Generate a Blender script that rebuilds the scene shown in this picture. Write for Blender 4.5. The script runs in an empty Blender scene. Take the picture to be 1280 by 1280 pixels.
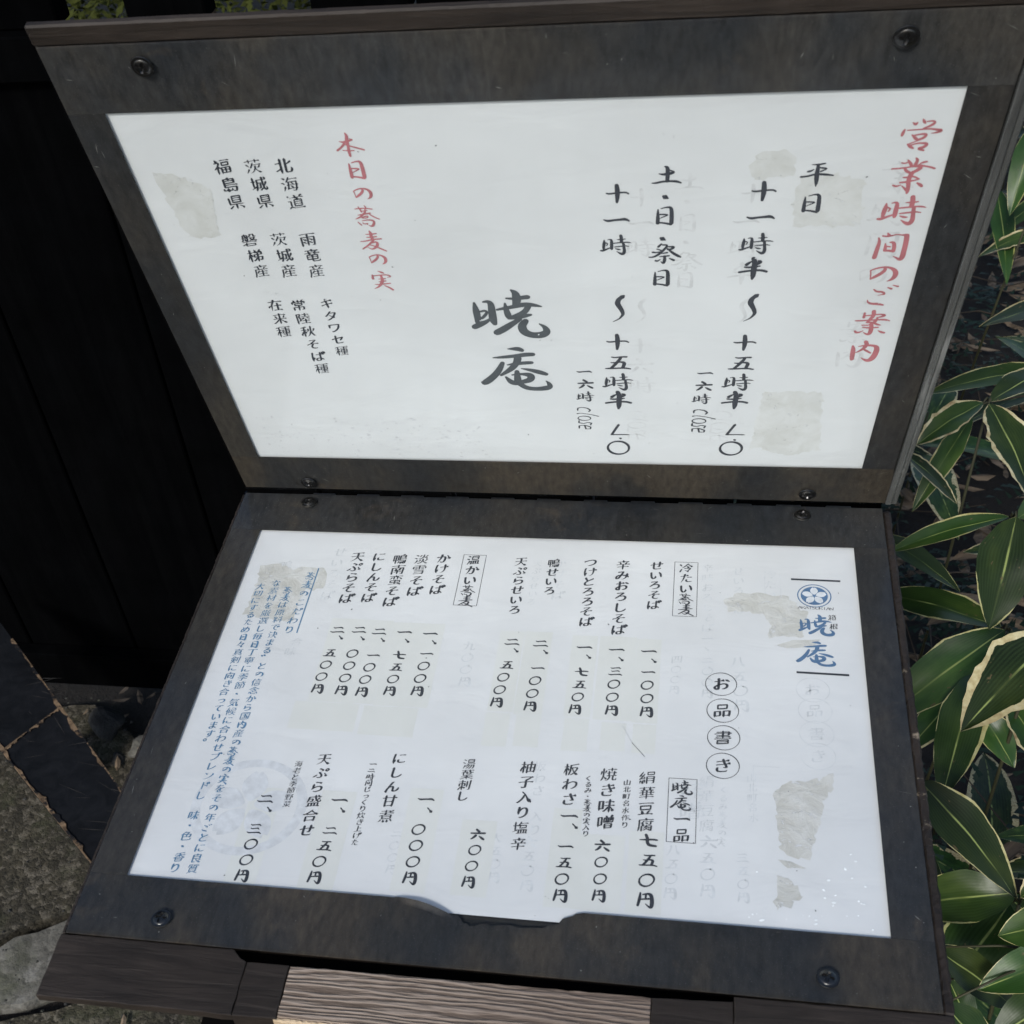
import bpy, bmesh, math, random
from mathutils import Vector, Matrix, Euler
random.seed(7)
sc = bpy.context.scene
COL = sc.collection
# ------------------------------------------------------------------ camera
CAM_F=1535.50; CAM_PP=(-81.04,208.92)
CAM_R=[[0.983429, 0.154197, -0.095347], [0.050202, -0.736976, -0.674052], [-0.174205, 0.658095, -0.732505]]
CAM_C=[0.298571, -0.698853, 0.575542]
PHI=1.85131
cam_d = bpy.data.cameras.new('camera'); cam = bpy.data.objects.new('camera', cam_d); COL.objects.link(cam)
r = CAM_R
cam.matrix_world = Matrix(((r[0][0], -r[1][0], -r[2][0], CAM_C[0]), (r[0][1], -r[1][1], -r[2][1], CAM_C[1]),
                           (r[0][2], -r[1][2], -r[2][2], CAM_C[2]), (0, 0, 0, 1)))
cam_d.sensor_width = 36; cam_d.lens = CAM_F / 1280 * 36
cam_d.shift_x = -CAM_PP[0] / 1280; cam_d.shift_y = CAM_PP[1] / 1280
cam_d.clip_start = .02; cam_d.clip_end = 500
cam_d.dof.use_dof = True; cam_d.dof.focus_distance = .93; cam_d.dof.aperture_fstop = 26
sc.camera = cam
# ------------------------------------------------------------------ light
SUN_EL, SUN_AZ = math.radians(38), math.radians(196)      # azimuth clockwise from +Y
w = bpy.data.worlds.new("World"); sc.world = w; w.use_nodes = True
nt = w.node_tree; nt.nodes.clear()
sky = nt.nodes.new('ShaderNodeTexSky'); sky.sky_type = 'NISHITA'; sky.sun_disc = False
sky.sun_elevation = SUN_EL; sky.sun_rotation = SUN_AZ; sky.air_density = 1.0; sky.dust_density = 1.6; sky.ozone_density = 1.0
bg = nt.nodes.new('ShaderNodeBackground'); bg.inputs[1].default_value = .105
wo = nt.nodes.new('ShaderNodeOutputWorld'); nt.links.new(sky.outputs[0], bg.inputs[0]); nt.links.new(bg.outputs[0], wo.inputs[0])
sd = bpy.data.lights.new('sun', 'SUN'); sd.energy = 1.75; sd.angle = math.radians(9); sd.color = (1, .97, .93)
so = bpy.data.objects.new('sun', sd); COL.objects.link(so)
sdir = Vector((math.sin(SUN_AZ) * math.cos(SUN_EL), math.cos(SUN_AZ) * math.cos(SUN_EL), math.sin(SUN_EL)))
so.rotation_euler = sdir.to_track_quat('Z', 'Y').to_euler(); so.location = sdir * 5
sc.view_settings.view_transform = 'Standard'; sc.view_settings.look = 'None'; sc.view_settings.gamma = 1
sc.view_settings.use_curve_mapping = False; sc.view_settings.exposure = 0.60

MM = .001
# ------------------------------------------------------------------ helpers
def tag(o, label=None, cat=None, group=None, kind=None):
    for k, v in (('label', label), ('category', cat), ('group', group), ('kind', kind)):
        if v: o[k] = v
    return o
def empty(name, loc=(0, 0, 0), rot=(0, 0, 0), **kw):
    o = bpy.data.objects.new(name, None); COL.objects.link(o); o.location = loc; o.rotation_euler = rot
    o.empty_display_size = .05
    return tag(o, **kw)
def mesh(name, vs, fs, mat=None, parent=None, smooth=False, uv=None, loc=None, rot=None, **kw):
    me = bpy.data.meshes.new(name); me.from_pydata([tuple(v) for v in vs], [], fs); me.update()
    if uv:
        l = me.uv_layers.new(name='UVMap')
        for lp in me.loops: l.data[lp.index].uv = uv[lp.vertex_index]
    if smooth:
        me.polygons.foreach_set('use_smooth', [True] * len(me.polygons))
    if mat: me.materials.append(mat)
    o = bpy.data.objects.new(name, me); COL.objects.link(o)
    if parent: o.parent = parent
    if loc: o.location = loc
    if rot: o.rotation_euler = rot
    return tag(o, **kw)
def from_bm(name, bm, mat, parent=None, smooth=False, **kw):
    me = bpy.data.meshes.new(name); bm.to_mesh(me); bm.free()
    if smooth: me.polygons.foreach_set('use_smooth', [True] * len(me.polygons))
    if mat: me.materials.append(mat)
    o = bpy.data.objects.new(name, me); COL.objects.link(o)
    if parent: o.parent = parent
    return tag(o, **kw)
def box_bm(x0, x1, y0, y1, z0, z1, bev=0, bm=None, seg=1, rough=0, cuts=0):
    b = bmesh.new()
    vs = [b.verts.new((x, y, z)) for z in (z0, z1) for y in (y0, y1) for x in (x0, x1)]
    for f in ((0, 2, 3, 1), (4, 5, 7, 6), (0, 1, 5, 4), (2, 6, 7, 3), (0, 4, 6, 2), (1, 3, 7, 5)):
        b.faces.new([vs[i] for i in f])
    if cuts:
        ax = max(range(3), key=lambda i: (x1 - x0, y1 - y0, z1 - z0)[i])
        es = [e for e in b.edges if abs((e.verts[0].co - e.verts[1].co)[ax]) > 1e-6]
        bmesh.ops.subdivide_edges(b, edges=es, cuts=cuts)
    if bev: bmesh.ops.bevel(b, geom=b.edges[:], offset=bev, segments=seg, profile=.6, affect='EDGES')
    if rough:
        for v in b.verts: v.co += Vector([random.uniform(-rough, rough) for _ in range(3)])
    bmesh.ops.recalc_face_normals(b, faces=b.faces[:])
    if bm is not None:
        me = bpy.data.meshes.new('tmp'); b.to_mesh(me); b.free(); bm.from_mesh(me); bpy.data.meshes.remove(me); return bm
    return b
def prism(name, poly, z0, z1, mat, parent=None, hole=None, **kw):
    """flat polygon (ccw) extruded from z0 to z1"""
    bm = bmesh.new()
    f = bm.faces.new([bm.verts.new((x, y, z1)) for x, y in poly])
    f.normal_update()
    if f.normal.z < 0: bmesh.ops.reverse_faces(bm, faces=[f])
    g = bmesh.ops.extrude_face_region(bm, geom=[f])
    for v in [e for e in g['geom'] if isinstance(e, bmesh.types.BMVert)]: v.co.z = z0
    bmesh.ops.recalc_face_normals(bm, faces=bm.faces[:])
    return from_bm(name, bm, mat, parent, **kw)
def tube(pts, rad, n=6):
    vs, fs = [], []
    pts = [Vector(p) for p in pts]
    for i, p in enumerate(pts):
        d = (pts[min(i + 1, len(pts) - 1)] - pts[max(i - 1, 0)]).normalized()
        a = d.orthogonal().normalized(); b = d.cross(a); rr = rad[i] if isinstance(rad, (list, tuple)) else rad
        for k in range(n):
            t = 2 * math.pi * k / n; vs.append(p + (a * math.cos(t) + b * math.sin(t)) * rr)
    for i in range(len(pts) - 1):
        for k in range(n):
            fs.append((i * n + k, i * n + (k + 1) % n, (i + 1) * n + (k + 1) % n, (i + 1) * n + k))
    fs.append(tuple(range(n))[::-1]); fs.append(tuple((len(pts) - 1) * n + k for k in range(n)))
    return vs, fs
# ------------------------------------------------------------------ materials
def new_mat(name):
    m = bpy.data.materials.new(name); m.use_nodes = True
    n = m.node_tree.nodes; l = m.node_tree.links
    b = n['Principled BSDF']
    return m, n, l, b
def ramp(n, stops, interp='LINEAR'):
    r_ = n.new('ShaderNodeValToRGB'); e = r_.color_ramp; e.interpolation = interp
    while len(e.elements) < len(stops): e.elements.new(.5)
    for k, (p, c) in zip(e.elements, stops):
        k.position = p; k.color = (c, c, c, 1) if isinstance(c, (int, float)) else (*c, 1)
    return r_
def noise(n, l, scale, detail=4, rough=.55, coord='Object', vec=None, scl=None, dist=0):
    t = n.new('ShaderNodeTexNoise'); t.inputs['Scale'].default_value = scale
    t.inputs['Detail'].default_value = detail; t.inputs['Roughness'].default_value = rough; t.inputs['Distortion'].default_value = dist
    if vec is None:
        tc = n.new('ShaderNodeTexCoord'); vec = tc.outputs[coord]
    if scl:
        mp = n.new('ShaderNodeMapping'); mp.inputs['Scale'].default_value = scl; l.new(vec, mp.inputs[0]); vec = mp.outputs[0]
    l.new(vec, t.inputs['Vector'])
    return t
def mix(n, l, fac, a, b, blend='MIX'):
    m_ = n.new('ShaderNodeMix'); m_.data_type = 'RGBA'; m_.blend_type = blend
    for k, v in ((0, fac), (6, a), (7, b)):
        if isinstance(v, (int, float)): m_.inputs[k].default_value = v
        elif isinstance(v, tuple): m_.inputs[k].default_value = (*v, 1)
        else: l.new(v, m_.inputs[k])
    return m_.outputs[2]
def bump(n, l, h, strength, dist, b):
    bp = n.new('ShaderNodeBump'); bp.inputs['Strength'].default_value = strength; bp.inputs['Distance'].default_value = dist
    l.new(h, bp.inputs['Height']); l.new(bp.outputs[0], b.inputs['Normal']); return bp

def mat_film(name, tint, seed):
    """film printed with a mottled dark steel pattern"""
    m, n, l, b = new_mat(name)
    tc = n.new('ShaderNodeTexCoord'); mp = n.new('ShaderNodeMapping'); mp.inputs['Location'].default_value = (seed * 3.1, seed * 1.7, seed)
    l.new(tc.outputs['Object'], mp.inputs[0]); v = mp.outputs[0]
    big = noise(n, l, 11, 4, .55, vec=v, scl=(1.5, .8, 1)); r1 = ramp(n, [(.38, tint[0]), (.5, tint[1]), (.60, tint[2])]); l.new(big.outputs[0], r1.inputs[0])
    rust = noise(n, l, 26, 6, .7, vec=v, dist=.6); r2 = ramp(n, [(.60, 0.), (.76, .5)]); l.new(rust.outputs[0], r2.inputs[0])
    c = mix(n, l, r2.outputs[0], r1.outputs[0], (.085, .062, .040))
    # long print patches with straight edges, as where the pattern was tiled
    vo = n.new('ShaderNodeTexVoronoi'); vo.distance = 'CHEBYCHEV'; vo.inputs['Scale'].default_value = 7; mq = n.new('ShaderNodeMapping'); mq.inputs['Scale'].default_value = (1.4, .6, 1); l.new(v, mq.inputs[0]); l.new(mq.outputs[0], vo.inputs[0])
    sp_ = n.new('ShaderNodeSeparateColor'); l.new(vo.outputs['Color'], sp_.inputs[0]); rp = ramp(n, [(0., .86), (1., 1.14)]); l.new(sp_.outputs[0], rp.inputs[0])
    c = mix(n, l, 1., c, rp.outputs[0], 'MULTIPLY')
    fine = noise(n, l, 260, 3, .65, vec=v, scl=(1, .35, 1)); r3 = ramp(n, [(.3, .62), (.7, 1.4)]); l.new(fine.outputs[0], r3.inputs[0])
    c = mix(n, l, 1., c, r3.outputs[0], 'MULTIPLY')
    sp = noise(n, l, 1400, 1, .5, vec=v); r4 = ramp(n, [(.68, 0.), (.76, .4)]); l.new(sp.outputs[0], r4.inputs[0])
    c = mix(n, l, r4.outputs[0], c, (.16, .155, .145))
    l.new(c, b.inputs['Base Color'])
    rr_ = noise(n, l, 8, 4, .6, vec=v); r5 = ramp(n, [(.35, .5), (.65, .75)]); l.new(rr_.outputs[0], r5.inputs[0]); l.new(r5.outputs[0], b.inputs['Roughness'])
    b.inputs['Specular IOR Level'].default_value = .35
    h = noise(n, l, 420, 3, .6, vec=v); bump(n, l, h.outputs[0], .25, .0006, b)
    return m
FILM = [mat_film('steel_film_top', ((.021, .023, .026), (.030, .0295, .029), (.039, .035, .030)), 1),
        mat_film('steel_film_side', ((.019, .0195, .0205), (.0255, .0235, .0215), (.033, .029, .024)), 2.3),
        mat_film('steel_film_low', ((.0160, .0165, .0175), (.025, .0228, .020), (.041, .033, .024)), 3.9),
        mat_film('steel_film_blue', ((.016, .018, .021), (.0255, .025, .0245), (.032, .029, .0255)), 5.1)]
def mat_paper(name, col, seed):
    m, n, l, b = new_mat(name)
    a = noise(n, l, 7 + seed, 4, .6); r1 = ramp(n, [(.3, .90), (.7, 1.02)]); l.new(a.outputs[0], r1.inputs[0])
    c = mix(n, l, 1., col, r1.outputs[0], 'MULTIPLY')
    s = noise(n, l, 60, 6, .75, scl=(1, 4, 1)); r2 = ramp(n, [(.62, 0.), (.8, .18)]); l.new(s.outputs[0], r2.inputs[0])
    c = mix(n, l, r2.outputs[0], c, tuple(x * .72 for x in col))
    l.new(c, b.inputs['Base Color']); b.inputs['Roughness'].default_value = .5; b.inputs['Specular IOR Level'].default_value = .35
    h = noise(n, l, 16, 3, .5, scl=(1, 2.2, 1), dist=.8); bump(n, l, h.outputs[0], .16, .004, b)
    return m
PAPER_U = mat_paper('laminated_paper', (.70, .715, .72), 0)
PAPER_L = mat_paper('laminated_menu_paper', (.715, .715, .712), 3)
def mat_plain(name, col, rough=.6, spec=.3, metal=0.):
    m, n, l, b = new_mat(name)
    b.inputs['Roughness'].default_value = rough; b.inputs['Specular IOR Level'].default_value = spec; b.inputs['Metallic'].default_value = metal
    a = noise(n, l, 160, 3, .6); r1 = ramp(n, [(.3, .86), (.7, 1.1)]); l.new(a.outputs[0], r1.inputs[0])
    l.new(mix(n, l, 1., col, r1.outputs[0], 'MULTIPLY'), b.inputs['Base Color'])
    return m
INK = {'k': mat_plain('black_ink', (.036, .040, .050), .6), 'r': mat_plain('red_ink', (.44, .155, .17), .6),
       'b': mat_plain('blue_ink', (.10, .215, .345), .6), 'c': mat_plain('logo_blue_ink', (.085, .17, .30), .6),
       'g': mat_plain('print_showing_through', (.62, .63, .635), .7), 'x': mat_plain('grey_ink', (.07, .08, .087), .6),
       'w': mat_plain('watermark_grey', (.625, .635, .65), .7)}
def mat_decal(name, ca, cb, nscale, cut, rough=.5, bstr=0.):
    """opaque thin layer whose ragged holes are cut by noise"""
    m, n, l, b = new_mat(name); b.inputs['Roughness'].default_value = rough; b.inputs['Specular IOR Level'].default_value = .35
    a = noise(n, l, nscale, 5, .65, dist=.5); rc = ramp(n, [(.35, ca), (.65, cb)]); l.new(a.outputs[0], rc.inputs[0]); l.new(rc.outputs[0], b.inputs['Base Color'])
    if cut:
        h = noise(n, l, nscale * 1.7, 4, .6, dist=1.5, scl=(1, 1.5, 1)); r1 = ramp(n, [(cut - .012, 0.), (cut + .012, 1.)]); l.new(h.outputs[0], r1.inputs[0])
        l.new(r1.outputs[0], b.inputs['Alpha'])
    if bstr: bump(n, l, a.outputs[0], bstr, .002, b)
    return m
STAIN = mat_decal('glue_residue', (.52, .505, .46), (.645, .635, .605), 75, .37, .3, .6)
STAIN2 = mat_decal('faint_glue_residue', (.565, .57, .545), (.66, .67, .66), 60, .34, .45)
TAPE = mat_decal('yellowed_tape', (.655, .655, .62), (.69, .69, .66), 22, 0, .3)
def mat_wood(name, dark, light, scale, rough=.6, bstr=.5, scl=(.06, 1, 1), wear=None, seed=0., spec=.3):
    m, n, l, b = new_mat(name)
    tc = n.new('ShaderNodeTexCoord'); mp = n.new('ShaderNodeMapping'); mp.inputs['Location'].default_value = (seed, seed * 2, 0); mp.inputs['Scale'].default_value = scl
    l.new(tc.outputs['Object'], mp.inputs[0])
    g = noise(n, l, scale, 6, .6, vec=mp.outputs[0], dist=.9); r1 = ramp(n, [(.34, dark), (.66, light)]); l.new(g.outputs[0], r1.inputs[0])
    c = r1.outputs[0]
    bl = noise(n, l, 14, 4, .6, vec=tc.outputs['Object']); r0 = ramp(n, [(.3, .65), (.72, 1.35)]); l.new(bl.outputs[0], r0.inputs[0])
    c = mix(n, l, 1., c, r0.outputs[0], 'MULTIPLY')
    if wear:
        wn = noise(n, l, 55, 6, .7, vec=tc.outputs['Object'], scl=(.5, 1, 1)); r2 = ramp(n, [(wear[1], 0.), (wear[1] + .05, 1.)]); l.new(wn.outputs[0], r2.inputs[0])
        c = mix(n, l, r2.outputs[0], c, wear[0])
    l.new(c, b.inputs['Base Color']); b.inputs['Roughness'].default_value = rough; b.inputs['Specular IOR Level'].default_value = spec
    bump(n, l, g.outputs[0], bstr, .002, b)
    return m
EDGEWOOD = mat_wood('dark_stained_wood', (.014, .0105, .0078), (.028, .0215, .017), 160, scl=(.10, 1, 1), wear=((.20, .15, .10), .74))
RUBWOOD = mat_wood('rubbed_wood_edge', (.010, .008, .0065), (.030, .022, .017), 80, scl=(1, .12, 1), wear=((.22, .18, .13), .62))
def mat_bar():
    m, n, l, b = new_mat('weathered_grain_wood')
    tc = n.new('ShaderNodeTexCoord')
    mp = n.new('ShaderNodeMapping'); mp.inputs['Scale'].default_value = (.10, 1, 1); l.new(tc.outputs['Object'], mp.inputs[0])
    d = noise(n, l, 55, 5, .6, vec=mp.outputs[0])
    sep = n.new('ShaderNodeSeparateXYZ'); l.new(tc.outputs['Object'], sep.inputs[0])
    ma = n.new('ShaderNodeMath'); ma.operation = 'MULTIPLY_ADD'; ma.inputs[1].default_value = .020; l.new(d.outputs[0], ma.inputs[0]); l.new(sep.outputs[1], ma.inputs[2])
    fr = n.new('ShaderNodeMath'); fr.operation = 'MULTIPLY'; fr.inputs[1].default_value = 2 * math.pi / .0030; l.new(ma.outputs[0], fr.inputs[0])
    si = n.new('ShaderNodeMath'); si.operation = 'SINE'; l.new(fr.outputs[0], si.inputs[0])
    f2 = noise(n, l, 700, 3, .6, vec=mp.outputs[0])
    ad = n.new('ShaderNodeMath'); ad.operation = 'MULTIPLY_ADD'; ad.inputs[1].default_value = 1.7; l.new(f2.outputs[0], ad.inputs[0]); l.new(si.outputs[0], ad.inputs[2])
    r1 = ramp(n, [(.1, (.085, .060, .043)), (.4, (.165, .125, .094)), (.65, (.235, .185, .145)), (.95, (.36, .295, .24))])
    sc_ = n.new('ShaderNodeMath'); sc_.operation = 'MULTIPLY_ADD'; sc_.inputs[1].default_value = .30; sc_.inputs[2].default_value = .25; l.new(ad.outputs[0], sc_.inputs[0]); l.new(sc_.outputs[0], r1.inputs[0])
    # brown stain left towards the right end
    st = noise(n, l, 14, 3, .6, vec=tc.outputs['Object'])
    sa = n.new('ShaderNodeMath'); sa.operation = 'MULTIPLY_ADD'; sa.inputs[1].default_value = .22; l.new(st.outputs[0], sa.inputs[0]); l.new(sep.outputs[0], sa.inputs[2])
    r2 = ramp(n, [(.27, 0.), (.36, .55)]); l.new(sa.outputs[0], r2.inputs[0])
    c = mix(n, l, r2.outputs[0], r1.outputs[0], (.12, .088, .068))
    l.new(c, b.inputs['Base Color']); b.inputs['Roughness'].default_value = .6; b.inputs['Specular IOR Level'].default_value = .35
    bump(n, l, sc_.outputs[0], .7, .0016, b); return m
BARWOOD = mat_bar()
RAWWOOD = mat_wood('raw_wood_edge', (.35, .25, .15), (.60, .47, .31), 90)
BARDARK = mat_wood('dark_end_wood', (.010, .010, .009), (.028, .025, .021), 120, wear=((.10, .085, .07), .76))
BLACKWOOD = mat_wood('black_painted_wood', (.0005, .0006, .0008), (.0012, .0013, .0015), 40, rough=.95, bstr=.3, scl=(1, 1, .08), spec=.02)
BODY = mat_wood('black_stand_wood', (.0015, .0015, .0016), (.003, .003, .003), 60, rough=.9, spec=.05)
PLANK = mat_wood('scuffed_black_plank', (.0035, .0045, .006), (.0085, .0095, .0115), 90, rough=.6, bstr=.4, scl=(.5, .5, 1), wear=((.030, .027, .024), .74), spec=.2)
TAN = mat_wood('tan_worn_wood', (.06, .04, .024), (.24, .165, .10), 130, scl=(.6, .6, .6), wear=((.008, .008, .009), .50))
SCREW = mat_plain('black_screw_metal', (.075, .075, .073), .3, .6, .95)
HINGE = mat_plain('dull_hinge_metal', (.035, .037, .04), .45, .5, .6)
def mat_acrylic():
    m, n, l, b = new_mat('clear_acrylic'); n.remove(b)
    o = n['Material Output']
    t = n.new('ShaderNodeBsdfTransparent'); t.inputs[0].default_value = (.975, .985, .985, 1)
    g = n.new('ShaderNodeBsdfGlossy'); g.inputs['Roughness'].default_value = .12
    f = n.new('ShaderNodeFresnel'); f.inputs['IOR'].default_value = 1.34
    nz = noise(n, l, 9, 3, .5); bp = n.new('ShaderNodeBump'); bp.inputs['Strength'].default_value = .12; bp.inputs['Distance'].default_value = .003
    l.new(nz.outputs[0], bp.inputs['Height']); l.new(bp.outputs[0], g.inputs['Normal'])
    ge = n.new('ShaderNodeNewGeometry'); iv = n.new('ShaderNodeMath'); iv.operation = 'SUBTRACT'; iv.inputs[0].default_value = 1.; l.new(ge.outputs['Backfacing'], iv.inputs[1])
    fm = n.new('ShaderNodeMath'); fm.operation = 'MULTIPLY'; l.new(f.outputs[0], fm.inputs[0]); l.new(iv.outputs[0], fm.inputs[1])
    mx = n.new('ShaderNodeMixShader'); l.new(fm.outputs[0], mx.inputs[0]); l.new(t.outputs[0], mx.inputs[1]); l.new(g.outputs[0], mx.inputs[2]); l.new(mx.outputs[0], o.inputs[0])
    return m
ACRYLIC = mat_acrylic()
def mat_edge():
    m, n, l, b = new_mat('cut_acrylic_edge'); b.inputs['Base Color'].default_value = (.17, .175, .17, 1); b.inputs['Roughness'].default_value = .25
    s = noise(n, l, 60, 5, .7, scl=(1, .08, 1)); r1 = ramp(n, [(.35, (.04, .042, .04)), (.62, (.11, .115, .11)), (.75, (.30, .31, .30))]); l.new(s.outputs[0], r1.inputs[0]); l.new(r1.outputs[0], b.inputs['Base Color'])
    b.inputs['Alpha'].default_value = .8; return m
ACEDGE = mat_edge()  # grey of the reflected sky painted into the edge colour, with pale streaks
DRY = mat_wood('dry_leaf', (.045, .031, .019), (.27, .205, .14), 60, rough=.8)
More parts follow.
